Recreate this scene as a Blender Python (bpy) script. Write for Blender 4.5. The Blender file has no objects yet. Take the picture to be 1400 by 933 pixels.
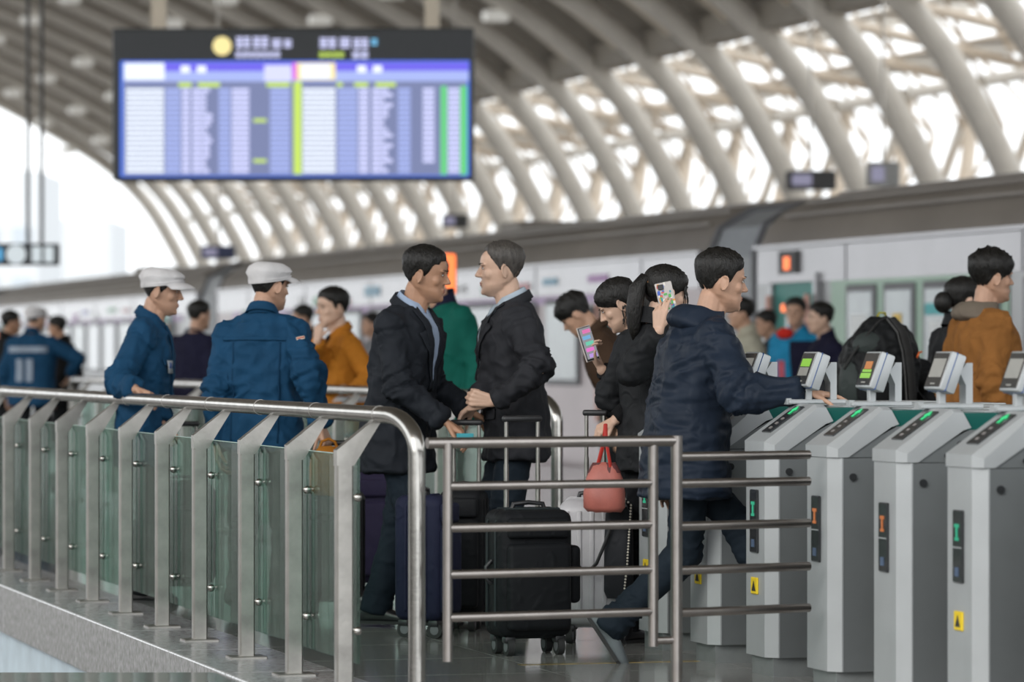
import bpy, bmesh, math, random
from mathutils import Vector, Matrix, noise, Euler
from mathutils.bvhtree import BVHTree
R = math.radians
random.seed(7)
SC = bpy.context.scene
COL = SC.collection

# ------------------------------------------------------------------ camera, sky, sun, exposure
FPX = 5400.0                 # focal length in pixels of the 1400 px wide frame
CAMZ = 1.24
HOR = 485.0                  # horizon row
cam_d = bpy.data.cameras.new('camera')
cam_d.sensor_width = 36.0
cam_d.lens = FPX * 36.0 / 1400.0
cam_d.clip_end = 3000
cam_d.dof.use_dof = True
cam_d.dof.focus_distance = 16.3
cam_d.dof.aperture_fstop = 2.9
cam = bpy.data.objects.new('camera', cam_d)
cam.location = (0, 0, CAMZ)
cam.rotation_euler = (R(90) + math.atan((HOR - 466.5) / FPX), 0, 0)
COL.objects.link(cam)
SC.camera = cam

world = bpy.data.worlds.new('overcast_sky')
SC.world = world
world.use_nodes = True
_bg = world.node_tree.nodes['Background']
_bg.inputs[0].default_value = (0.95, 0.98, 1.0, 1)
_bg.inputs[1].default_value = 1.25

sun_d = bpy.data.lights.new('hazy_sun', 'SUN')
sun_d.energy = 1.1
sun_d.angle = R(35)
sun_d.color = (1.0, 0.96, 0.9)
sun = bpy.data.objects.new('hazy_sun', sun_d)
sun.rotation_euler = Euler((R(60), 0, R(-40)))
COL.objects.link(sun)

SC.view_settings.view_transform = 'Standard'
SC.view_settings.look = 'None'
SC.view_settings.gamma = 1.0
SC.view_settings.exposure = 0.68
SC.view_settings.use_curve_mapping = False

# ------------------------------------------------------------------ frames
TH = R(15.5)                 # the station's long axis runs 15.5 degrees to the left of the view axis
EN = Vector((math.cos(TH), math.sin(TH), 0))
ET = Vector((-math.sin(TH), math.cos(TH), 0))
def NT(n, t, z=0.0):
    return EN * n + ET * t + Vector((0, 0, z))
def at(px, py, D):
    return Vector(((px - 700) / FPX * D, D, CAMZ + (HOR - py) / FPX * D))
def t_of(px, n):
    k = (px - 700) / FPX
    return n * (math.cos(TH) - math.sin(TH) * k) / (math.sin(TH) + math.cos(TH) * k)

# ------------------------------------------------------------------ materials
MATS = {}
def mat(name, col, rough=0.6, metal=0.0, var=0.08, scale=18.0, bump=0.0, bscale=60.0, spec=0.5,
        emit=None, es=1.0, coat=0.0, stretch=None, col2=None, sheen=0.0):
    if name in MATS: return MATS[name]
    m = bpy.data.materials.new(name); m.use_nodes = True
    nt = m.node_tree; b = nt.nodes['Principled BSDF']
    b.inputs['Roughness'].default_value = rough
    b.inputs['Metallic'].default_value = metal
    b.inputs['Specular IOR Level'].default_value = spec
    if coat: b.inputs['Coat Weight'].default_value = coat; b.inputs['Coat Roughness'].default_value = 0.08
    if sheen: b.inputs['Sheen Weight'].default_value = sheen
    tc = nt.nodes.new('ShaderNodeTexCoord'); mp = nt.nodes.new('ShaderNodeMapping')
    nt.links.new(tc.outputs['Object'], mp.inputs[0])
    if stretch: mp.inputs['Scale'].default_value = stretch
    nz = nt.nodes.new('ShaderNodeTexNoise'); nz.inputs['Scale'].default_value = scale
    nz.inputs['Detail'].default_value = 5
    nt.links.new(mp.outputs[0], nz.inputs['Vector'])
    rp = nt.nodes.new('ShaderNodeValToRGB')
    c = Vector(col); c2 = Vector(col2) if col2 else c * (1 + var); c1 = c * (1 - var) if not col2 else c
    rp.color_ramp.elements[0].position = 0.3; rp.color_ramp.elements[1].position = 0.7
    rp.color_ramp.elements[0].color = (*c1, 1); rp.color_ramp.elements[1].color = (*c2, 1)
    nt.links.new(nz.outputs['Fac'], rp.inputs[0])
    nt.links.new(rp.outputs[0], b.inputs['Base Color'])
    if bump:
        n2 = nt.nodes.new('ShaderNodeTexNoise'); n2.inputs['Scale'].default_value = bscale; n2.inputs['Detail'].default_value = 4
        nt.links.new(mp.outputs[0], n2.inputs['Vector'])
        bp = nt.nodes.new('ShaderNodeBump'); bp.inputs['Strength'].default_value = bump; bp.inputs['Distance'].default_value = 0.01
        nt.links.new(n2.outputs['Fac'], bp.inputs['Height']); nt.links.new(bp.outputs[0], b.inputs['Normal'])
    if emit:
        b.inputs['Emission Color'].default_value = (*emit, 1); b.inputs['Emission Strength'].default_value = es * .6
    MATS[name] = m
    return m

def glass(name, tint, gloss=0.12, dust=0.08):
    m = bpy.data.materials.new(name); m.use_nodes = True; nt = m.node_tree
    nt.nodes.remove(nt.nodes['Principled BSDF']); out = nt.nodes['Material Output']
    tr = nt.nodes.new('ShaderNodeBsdfTransparent'); tr.inputs[0].default_value = (*tint, 1)
    gl = nt.nodes.new('ShaderNodeBsdfGlossy'); gl.inputs['Roughness'].default_value = 0.03
    df = nt.nodes.new('ShaderNodeBsdfDiffuse'); df.inputs[0].default_value = (0.45, 0.56, 0.52, 1)
    fr = nt.nodes.new('ShaderNodeFresnel'); fr.inputs[0].default_value = 1.5
    a = nt.nodes.new('ShaderNodeMixShader'); b = nt.nodes.new('ShaderNodeMixShader')
    nz = nt.nodes.new('ShaderNodeTexNoise'); nz.inputs['Scale'].default_value = 6; nz.inputs['Detail'].default_value = 6
    mm = nt.nodes.new('ShaderNodeMath'); mm.operation = 'MULTIPLY'; mm.inputs[1].default_value = dust * 2
    nt.links.new(nz.outputs['Fac'], mm.inputs[0]); nt.links.new(mm.outputs[0], a.inputs[0])
    nt.links.new(tr.outputs[0], a.inputs[1]); nt.links.new(df.outputs[0], a.inputs[2])
    ad = nt.nodes.new('ShaderNodeMath'); ad.operation = 'MULTIPLY'; ad.inputs[1].default_value = gloss / 0.05
    nt.links.new(fr.outputs[0], ad.inputs[0])
    nt.links.new(ad.outputs[0], b.inputs[0]); nt.links.new(a.outputs[0], b.inputs[1]); nt.links.new(gl.outputs[0], b.inputs[2])
    nt.links.new(b.outputs[0], out.inputs[0])
    MATS[name] = m
    return m

STEEL = mat('brushed_steel', (0.44, 0.425, 0.40), 0.24, 1.0, 0.14, 9, 0.06, 40)
STEELD = mat('satin_steel_tube', (0.36, 0.33, 0.31), 0.33, 1.0, 0.10, 12, 0.04, 60)
STEELP = mat('brushed_plate_steel', (0.40, 0.385, 0.36), 0.36, 0.9, 0.22, 9, 0.08, 50)
M_WALLC = None
GLASS = glass('green_tinted_glass', (0.60, 0.735, 0.68), 0.022, 0.04)
BLACKP = mat('black_plastic', (0.022, 0.022, 0.024), 0.4, 0, 0.2)
RUBBER = mat('black_rubber', (0.03, 0.03, 0.03), 0.75)

# ------------------------------------------------------------------ mesh helpers
class MB:
    def __init__(s): s.V = []; s.F = []
    def add(s, vs, fs, M=None):
        o = len(s.V)
        s.V += [tuple(M @ Vector(v)) for v in vs] if M else [tuple(v) for v in vs]
        s.F += [tuple(i + o for i in f) for f in fs]; return s
    def box(s, c, d, M=None):
        x, y, z = (k / 2 for k in d); cx, cy, cz = c
        vs = [(cx + i * x, cy + j * y, cz + k * z) for i in (-1, 1) for j in (-1, 1) for k in (-1, 1)]
        return s.add(vs, [(0, 1, 3, 2), (4, 6, 7, 5), (0, 4, 5, 1), (2, 3, 7, 6), (0, 2, 6, 4), (1, 5, 7, 3)], M)
    def rbox(s, c, d, r, seg=2, M=None):
        bm = bmesh.new(); bmesh.ops.create_cube(bm, size=1)
        for v in bm.verts: v.co = Vector((v.co.x * d[0], v.co.y * d[1], v.co.z * d[2]))
        bmesh.ops.bevel(bm, geom=bm.edges[:], offset=min(r, min(d) * .49), segments=seg, affect='EDGES', profile=.5)
        bm.verts.index_update()
        s.add([v.co + Vector(c) for v in bm.verts], [[v.index for v in f.verts] for f in bm.faces], M); bm.free(); return s
    def cyl(s, p0, p1, r0, r1=None, seg=14, caps=True):
        return s.tube([p0, p1], [r0, r0 if r1 is None else r1], seg, caps)
    def tube(s, pts, r, seg=12, caps=True, flat=None):
        pts = [Vector(p) for p in pts]; n = len(pts)
        rr = r if isinstance(r, (list, tuple)) else [r] * n
        vs = []; fs = []
        d0 = (pts[1] - pts[0]).normalized()
        u = d0.orthogonal().normalized() if abs(d0.z) > .9 else d0.cross(Vector((0, 0, 1))).normalized()
        for i, p in enumerate(pts):
            if i == 0: d = d0
            elif i == n - 1: d = (pts[i] - pts[i - 1]).normalized()
            else:
                d = (pts[i] - pts[i - 1]).normalized() + (pts[i + 1] - pts[i]).normalized()
                d = d.normalized() if d.length > 1e-6 else (pts[i + 1] - pts[i]).normalized()
            u = (u - d * u.dot(d)).normalized(); w = d.cross(u)
            for k in range(seg):
                a = 2 * math.pi * k / seg
                vs.append(p + u * (math.cos(a) * rr[i]) + w * (math.sin(a) * rr[i] * (flat or 1)))
        for i in range(n - 1):
            for k in range(seg):
                k2 = (k + 1) % seg
                fs.append((i * seg + k, i * seg + k2, (i + 1) * seg + k2, (i + 1) * seg + k))
        if caps:
            fs.append(tuple(range(seg - 1, -1, -1))); fs.append(tuple((n - 1) * seg + k for k in range(seg)))
        return s.add(vs, fs)
    def capsule(s, p0, p1, r0, r1, seg=14, hs=4):
        p0 = Vector(p0); p1 = Vector(p1); d = (p1 - p0)
        d = d.normalized() if d.length > 1e-6 else Vector((0, 0, 1))
        pts = []; rr = []
        for i in range(hs + 1):
            a = math.pi / 2 * i / hs; pts.append(p0 - d * (r0 * math.cos(a))); rr.append(max(r0 * math.sin(a), r0 * .02))
        for i in range(hs + 1):
            a = math.pi / 2 * i / hs; pts.append(p1 + d * (r1 * math.sin(a))); rr.append(max(r1 * math.cos(a), r1 * .02))
        if (p1 - p0).length < 1e-5: pts.pop(hs + 1); rr.pop(hs + 1)
        return s.tube(pts, rr, seg)
    def ell(s, c, d, M=None, seg=14, rings=9):
        vs = [(c[0], c[1], c[2] - d[2])]; fs = []
        for i in range(1, rings):
            a = -math.pi / 2 + math.pi * i / rings
            for k in range(seg):
                b = 2 * math.pi * k / seg
                vs.append((c[0] + d[0] * math.cos(a) * math.cos(b), c[1] + d[1] * math.cos(a) * math.sin(b), c[2] + d[2] * math.sin(a)))
        vs.append((c[0], c[1], c[2] + d[2])); L = len(vs) - 1
        for k in range(seg):
            k2 = (k + 1) % seg
            fs.append((0, 1 + k2, 1 + k)); fs.append((L, L - seg + k, L - seg + k2))
            for i in range(rings - 2):
                a = 1 + i * seg; fs.append((a + k, a + k2, a + seg + k2, a + seg + k))
        return s.add(vs, fs, M)
    def loft(s, rings, cap=True, closed=True, M=None):
        n = len(rings[0]); vs = [v for r in rings for v in r]; fs = []
        for i in range(len(rings) - 1):
            for k in range(n if closed else n - 1):
                k2 = (k + 1) % n
                fs.append((i * n + k, i * n + k2, (i + 1) * n + k2, (i + 1) * n + k))
        if cap and closed:
            fs.append(tuple(range(n - 1, -1, -1))); fs.append(tuple((len(rings) - 1) * n + k for k in range(n)))
        return s.add(vs, fs, M)
    def prism(s, poly, a, b, axis='y', M=None):
        # poly in the plane of the two other axes, extruded from a to b
        def P(p, h):
            if axis == 'y': return (p[0], h, p[1])
            if axis == 'x': return (h, p[0], p[1])
            return (p[0], p[1], h)
        n = len(poly); vs = [P(p, a) for p in poly] + [P(p, b) for p in poly]
        fs = [tuple(range(n)), tuple(range(2 * n - 1, n - 1, -1))] + [(k, n + k, n + (k + 1) % n, (k + 1) % n) for k in range(n)]
        return s.add(vs, fs, M)
    def mesh(s, name, smooth=False):
        me = bpy.data.meshes.new(name); me.from_pydata(s.V, [], s.F)
        bm = bmesh.new(); bm.from_mesh(me); bmesh.ops.recalc_face_normals(bm, faces=bm.faces); bm.to_mesh(me); bm.free()
        if smooth: shade(me, smooth if smooth is not True else 40)
        return me

def shade(me, ang=40):
    me.shade_smooth()
    try: me.set_sharp_from_angle(angle=R(ang))
    except Exception: pass

def link(name, me, m=None, parent=None, loc=None, rot=None):
    o = bpy.data.objects.new(name, me); COL.objects.link(o)
    if m is not None and me is not None and len(me.materials) == 0: me.materials.append(m)
    if parent: o.parent = parent
    if loc is not None: o.location = loc
    if rot is not None: o.rotation_euler = rot
    return o
def put(name, mb, m, parent=None, smooth=False, loc=None, rot=None):
    return link(name, mb.mesh(name, smooth), m, parent, loc, rot)
def empty(name, loc=(0, 0, 0), rz=0.0, parent=None):
    o = bpy.data.objects.new(name, None); COL.objects.link(o); o.location = loc; o.rotation_euler = (0, 0, rz)
    o.empty_display_size = .1
    if parent: o.parent = parent
    return o
def tag(o, label=None, cat=None, group=None, kind=None):
    if label: o['label'] = label
    if cat: o['category'] = cat
    if group: o['group'] = group
    if kind: o['kind'] = kind
    return o
KIDS = {}
def copy_tree(o, parent=None):
    c = o.copy(); COL.objects.link(c); c.parent = parent
    for ch in [x for x in bpy.data.objects if x.parent == o]: copy_tree(ch, c)
    return c

# ================================================================== THE SETTING
M_TILE = mat('polished_grey_granite', (0.24, 0.235, 0.225), 0.10, 0, 0.45, 26, 0.05, 30, spec=.6, col2=(0.42, 0.41, 0.395))
M_FLOOR = mat('station_floor_stone', (0.16, 0.157, 0.15), 0.14, 0, 0.3, 20)
M_KERB = mat('speckled_kerb_granite', (0.21, 0.21, 0.21), 0.22, 0, 0.3, 32, 0.05, 120, col2=(0.46, 0.47, 0.475))
M_GROUT = mat('dark_joint', (0.05, 0.05, 0.048), 0.8)
M_BLUEP = mat('pale_blue_corrugated_sheet', (0.55, 0.64, 0.7), 0.45, 0.1, 0.1, 6)

flo = empty('floor'); tag(flo, 'polished grey stone station floor', kind='structure')
# slab: everything on the platform side of the railing, plus the near side of the stair opening
VD = 15.45                                   # distance of the near rim of the stair opening
def rim(n):                                  # point at distance VD with given n
    t = (VD - math.sin(TH) * n) / math.cos(TH); return NT(n, t)
NV = 3.10
poly = [NT(NV, 190), NT(12.25, 190), NT(12.25, -12), NT(-12, -12), rim(-12), rim(NV)]
mb = MB(); zt = -0.004
vs = [(p.x, p.y, zt) for p in poly] + [(p.x, p.y, -.25) for p in poly]; k = len(poly)
mb.add(vs, [tuple(range(k)), tuple(range(2 * k - 1, k - 1, -1))] + [(i, k + i, k + (i + 1) % k, (i + 1) % k) for i in range(k)])
put('slab', mb, M_FLOOR, flo)
TS = 0.8; J = 0.005
mb = MB().box((0, 0, -.002), (TS - J, TS - J, .004)); tile_me = mb.mesh('tile'); tile_me.materials.append(M_TILE)
for i in range(0, 5):
    for j in range(0, 17):
        n = 3.47 + TS * (i + .5); t = 11.6 + TS * (j + .5)
        if t > 21.5 and i > 2: continue
        link('tile', tile_me, None, flo, NT(n, t), (0, 0, TH))
put('yellow_strip', MB().box((4.62, 15.2, .0006), (.75, .05, .0012)), mat('yellow_floor_line', (.30, .22, .08), .2, 0, .5, 30), flo, rot=(0, 0, TH))  # thin dull yellow strip across the tiles
gp = MB().add([NT(-60, -60, -3.6), NT(300, -60, -3.6), NT(300, 700, -3.6), NT(-300, 700, -3.6)], [(0, 1, 2, 3)])
tag(put('ground', gp, mat('ballast_ground', (0.3, 0.29, 0.28), .9, 0, .3, 4)), 'grey ground of the tracks below the platform', kind='structure')

kb = empty('trim_1', rz=TH); tag(kb, 'speckled granite kerb along the stair opening', kind='structure')
mb = MB().rbox((0, 0, -.125), (.44, 1.19, .258), .008, 2); km = mb.mesh('kerb_stone'); km.materials.append(M_KERB)
for i in range(24): link('kerb_stone', km, None, kb, (3.24, 12.05 + 1.2 * i, .002))
wl = empty('wall_opening', rz=TH); tag(wl, 'pale blue corrugated sheet wall below the kerb', kind='structure')
ring = []
for i in range(26):
    t = i * .06
    ring += [(0, t), (.014, t + .008), (.014, t + .03), (0, t + .038)]
mb = MB(); n_ = len(ring)
mb.add([(3.12 - x, t, -.25) for x, t in ring] + [(3.12 - x, t, -3.5) for x, t in ring], [(i, i + 1, n_ + i + 1, n_ + i) for i in range(n_ - 1)])
cm = mb.mesh('corrugated_sheet'); cm.materials.append(M_BLUEP)
for i in range(16): link('corrugated_sheet', cm, None, wl, (0, 13 + 1.56 * i, 0))

# ------------------------------------------------------------------ vaulted roof
LAM = 1.6
PROF = [(17.35, .2), (17.15, 1.6), (16.95, 2.4), (16.62, 3.25), (16.25, 3.9), (15.9, 4.5), (15.45, 5.02), (14.75, 5.6), (14.0, 6.05), (13.1, 6.55), (12.2, 7.0),
        (10.8, 7.6), (9.2, 8.2), (7.0, 8.8), (4.5, 9.3), (1.5, 9.65), (-2, 9.8), (-6, 9.65), (-10, 9.1)]
def lam(p): return (p[0] * LAM, CAMZ + (p[1] - CAMZ) * LAM)
P2 = [lam(p) for p in PROF]
M_RIB = mat('white_painted_steel', (0.63, 0.59, 0.53), 0.45, 0, .06, 3)
M_DECK = mat('grey_roof_deck', (0.26, 0.23, 0.19), 0.6, 0, .12, 2)
M_RAFT = mat('beige_rafter_paint', (0.66, 0.57, 0.45), 0.5, 0, .08, 2)
M_NODEGLOW = mat('glowing_node_white', (0.8, 0.8, 0.78), .3, emit=(1, .97, .9), es=.25)
roof = empty('ceiling', rz=TH); tag(roof, 'vaulted station roof with curved white steel ribs', kind='structure')
# the exposed foot of each rib widens from the deck edge down
sub = []
for i in range(len(P2) - 1):
    for s_ in range(3):
        f = s_ / 3; sub.append((P2[i][0] * (1 - f) + P2[i + 1][0] * f, P2[i][1] * (1 - f) + P2[i + 1][1] * f))
sub.append(P2[-1])
for _ in range(3):
    sub = [sub[0]] + [((sub[i - 1][0] + 2 * sub[i][0] + sub[i + 1][0]) / 4, (sub[i - 1][1] + 2 * sub[i][1] + sub[i + 1][1]) / 4) for i in range(1, len(sub) - 1)] + [sub[-1]]
def offs(pts, d):
    out = []
    for i, p in enumerate(pts):
        a = pts[max(i - 1, 0)]; b = pts[min(i + 1, len(pts) - 1)]
        tx, tz = b[0] - a[0], b[1] - a[1]; L = math.hypot(tx, tz); out.append((p[0] + tz / L * d, p[1] - tx / L * d))
    return out
def band(pts, d0, d1, t0, t1, mb=None):
    mb = mb or MB(); A = offs(pts, d0); B = offs(pts, d1); n = len(pts); vs = []
    for i in range(n): vs += [(A[i][0], t0, A[i][1]), (A[i][0], t1, A[i][1]), (B[i][0], t1, B[i][1]), (B[i][0], t0, B[i][1])]
    fs = [(0, 1, 2, 3), tuple(4 * (n - 1) + q for q in (3, 2, 1, 0))]
    for i in range(n - 1):
        for q in range(4): fs.append((4 * i + q, 4 * i + (q + 1) % 4, 4 * (i + 1) + (q + 1) % 4, 4 * (i + 1) + q))
    return mb.add(vs, fs)
EDGE = next(i for i, p in enumerate(sub) if p[0] < 15.5 * LAM)
mb = MB(); mb.tube([(p[0], 0, p[1]) for p in sub], [.25] * EDGE + [.24] * (len(sub) - EDGE), 12)
rib_me = mb.mesh('arch_rib', True); rib_me.materials.append(M_RIB)
deck_pts = sub[EDGE:]
PITCH = 2.27 * LAM
deck_me = band(deck_pts, .45, .62, 0, PITCH - .02).mesh('deck_panel', True); deck_me.materials.append(M_DECK)
raft_me = band(deck_pts, .18, .45, -.11, .11).mesh('rafter'); raft_me.materials.append(M_RAFT)
edge_me = MB().box((sub[EDGE][0] + .1, PITCH / 2, sub[EDGE][1] + .35), (.55, PITCH, .5)).mesh('edge_beam'); edge_me.materials.append(M_DECK)
# outer structure standing behind the ribs: leaning props, upper louvres, rails
A0 = lam((17.7, 1.0)); A1 = lam((18.6, 4.6)); A2 = lam((17.6, 6.2)); B1 = lam((16.3, 4.2))
M_TAN = mat('tan_painted_tube', (0.62, 0.53, 0.43), .5, 0, .06, 3)
prop_me = MB().cyl((A0[0], 0, A0[1]), (A1[0], PITCH * .55, A1[1]), .17, .14, 10).mesh('prop', True); prop_me.materials.append(M_TAN)
prop2_me = MB().cyl((A0[0], PITCH, A0[1]), (A1[0], PITCH * .55, A1[1]), .12, .10, 10).mesh('prop_thin', True); prop2_me.materials.append(M_RIB)
tie_me = MB().cyl((B1[0], 0, B1[1]), (A1[0], PITCH * .55, A1[1]), .11, .11, 8).mesh('tie', True); tie_me.materials.append(M_RIB)
brace_me = MB().cyl((sub[EDGE][0], 0, sub[EDGE][1]), (A1[0], PITCH * .55, A1[1]), .1, .1, 8).mesh('brace', True); brace_me.materials.append(M_TAN)
brace2_me = MB().cyl((sub[EDGE][0], PITCH, sub[EDGE][1] + .6), (A2[0], PITCH * .4, A2[1]), .12, .1, 8).mesh('brace', True); brace2_me.materials.append(M_RIB)
louv_me = MB().box((A1[0] - .5, PITCH / 2, A1[1] + .55), (1.7, PITCH * .8, .06)).box((A1[0] - 1.4, PITCH / 2, A1[1] + 1.35), (1.5, PITCH * .8, .06)).mesh('louvre'); louv_me.materials.append(M_RIB)
rail_me = MB()
for q in (A1, lam((18.2, 3.1)), lam((17.95, 2.2)), A2): rail_me.box((q[0], PITCH / 2, q[1]), (.12, PITCH, .16))
rail_me = rail_me.mesh('purlin'); rail_me.materials.append(M_RIB)
wirebox_me = MB().rbox((0, 0, 0), (.55, .34, .24), .05).mesh('glow_node'); wirebox_me.materials.append(M_NODEGLOW)  # roof rib nodes, faint glow added in place of reflected light
lat = MB(); C0 = lam((17.6, 2.0)); C1 = lam((18.45, 4.0)); C2 = lam((18.3, 5.0)); C3 = lam((17.0, 5.9))
for u0, u1, v0, v1 in ((C0, C1, 0, .5), (C0, C1, .5, 0), (C0, C1, .5, 1), (C0, C1, 1, .5), (C1, C3, 0, .5), (C1, C3, .5, 0), (C1, C3, .5, 1), (C1, C3, 1, .5)):
    lat.cyl((u0[0], PITCH * v0, u0[1]), (u1[0], PITCH * v1, u1[1]), .045, None, 6)
for f in (.25, .5, .75): lat.box((C1[0] * (1 - f) + C3[0] * f, PITCH / 2, C1[1] * (1 - f) + C3[1] * f), (.07, PITCH, .07))
lat_me = lat.mesh('lattice_brace'); lat_me.materials.append(M_TAN)
T0 = 42.07 * LAM - 5 * PITCH
near_me = band(deck_pts, .45, .62, 4, T0 - .02).mesh('deck_panel', True); near_me.materials.append(M_DECK); link('deck_panel', near_me, None, roof)
NR = 26
for i in range(NR):
    t = T0 + PITCH * i
    link('arch_rib', rib_me, None, roof, (0, t, 0))
    if i < NR - 1:
        link('deck_panel', deck_me, None, roof, (0, t, 0)); link('edge_beam', edge_me, None, roof, (0, t, 0))
        link('rafter', raft_me, None, roof, (0, t + PITCH / 2, 0))
        link('prop', prop_me, None, roof, (0, t, 0)); link('prop', prop2_me, None, roof, (0, t, 0))
        link('tie', tie_me, None, roof, (0, t, 0)); link('brace', brace_me, None, roof, (0, t, 0)); link('brace', brace2_me, None, roof, (0, t, 0))
        link('louvre', louv_me, None, roof, (0, t, 0)); link('lattice_brace', lat_me, None, roof, (0, t, 0)); link('purlin', rail_me, None, roof, (0, t, 0))
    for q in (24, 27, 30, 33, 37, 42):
        if i > 6 and (i + q) % 2: link('glow_node', wirebox_me, None, roof, (sub[min(q, len(sub) - 1)][0], t + .1, sub[min(q, len(sub) - 1)][1] - .42))

# unseen wall added to darken glass reflections and shade the left, and pale blocks beyond the open end
wc = empty('wall_added', rz=TH); tag(wc, 'grey unseen wall added to darken the glass reflections', kind='structure')
put('wall_face', MB().box((-9.2, 20, 1.4), (.3, 90, 2.8)), mat('added_wall_grey', (0.34, 0.34, 0.33), .6, 0, .1, 1), wc)
put('wall_band', MB().box((-9.03, 20, 1.25), (.05, 90, .35)), mat('added_wall_pale', (0.75, 0.75, 0.72), .5), wc)
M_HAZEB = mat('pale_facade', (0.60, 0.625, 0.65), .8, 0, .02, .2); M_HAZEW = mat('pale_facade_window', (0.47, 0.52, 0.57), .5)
def far_block(px0, px1, top, D, label):
    a = at(px0, 485, D); b_ = at(px1, top, D); w = b_.x - a.x; h = b_.z + 3.6
    o = empty('apartment_building', ((a.x + b_.x) / 2, D + 10, -3.6)); tag(o, label, 'building')
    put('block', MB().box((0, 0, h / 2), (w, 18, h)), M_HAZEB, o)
    nx = max(2, int(w / 5)); nz = int((h - 6) / 4.2)
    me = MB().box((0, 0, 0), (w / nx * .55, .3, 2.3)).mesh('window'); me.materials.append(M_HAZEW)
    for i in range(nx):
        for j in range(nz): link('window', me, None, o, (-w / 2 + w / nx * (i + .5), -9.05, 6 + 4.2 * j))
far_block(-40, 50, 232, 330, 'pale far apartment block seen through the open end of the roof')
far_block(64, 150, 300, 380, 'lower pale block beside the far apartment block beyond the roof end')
# ================================================================== TRAIN
M_TSIDE = mat('silver_carriage_side', (0.27, 0.275, 0.28), 0.3, 0.35, .07, 1.2)
M_TROOF = mat('grey_brown_carriage_roof', (0.22, 0.195, 0.17), 0.55, 0.1, .12, 1.0)
M_TBAND = mat('pale_carriage_band', (0.35, 0.345, 0.36), 0.22, 0.35, .06, 1.5)
M_TGREEN = mat('light_green_window_band', (0.22, 0.36, 0.26), 0.35, 0.1, .06, 2)
M_TPUR = mat('violet_stripe', (0.34, 0.2, 0.42), .4)
M_TWIN = mat('carriage_window_glass', (0.17, 0.20, 0.23), 0.08, 0, .1, 3, spec=.8)
M_TWINL = mat('frosted_carriage_window', (0.40, 0.45, 0.47), 0.2, 0, .08, 3, spec=.6)
M_TFRAME = mat('dark_window_gasket', (0.12, 0.12, 0.13), .5)
M_TDOOR = mat('teal_vestibule', (0.03, 0.22, 0.19), .5)
M_TPINK = mat('coral_grab_rail', (0.62, 0.34, 0.28), .35)
M_ORANGE = mat('orange_led', (0.3, 0.05, 0.02), .5, emit=(1.0, 0.20, 0.05), es=1.8)
M_RED = mat('red_lamp', (0.3, 0.02, 0.01), .5, emit=(1.0, 0.16, 0.07), es=1.8)
M_DARK = mat('dark_equipment', (0.06, 0.06, 0.06), .6)
M_POSTW = mat('white_notice', (0.7, 0.72, 0.72), .4)
M_TEAL = mat('teal_print', (0.05, 0.42, 0.44), .5); M_BLUE = mat('blue_print', (0.06, 0.2, 0.5), .5); M_YEL = mat('yellow_print', (0.75, 0.5, 0.06), .5)
CARL = 25.0
side_p = [(0.08, -1.0), (0.0, -.6), (0.0, 1.9)]
roof_p = [(0.03, 2.26), (.12, 2.47), (.28, 2.62), (.55, 2.74), (.95, 2.82), (1.6, 2.86)]
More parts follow.
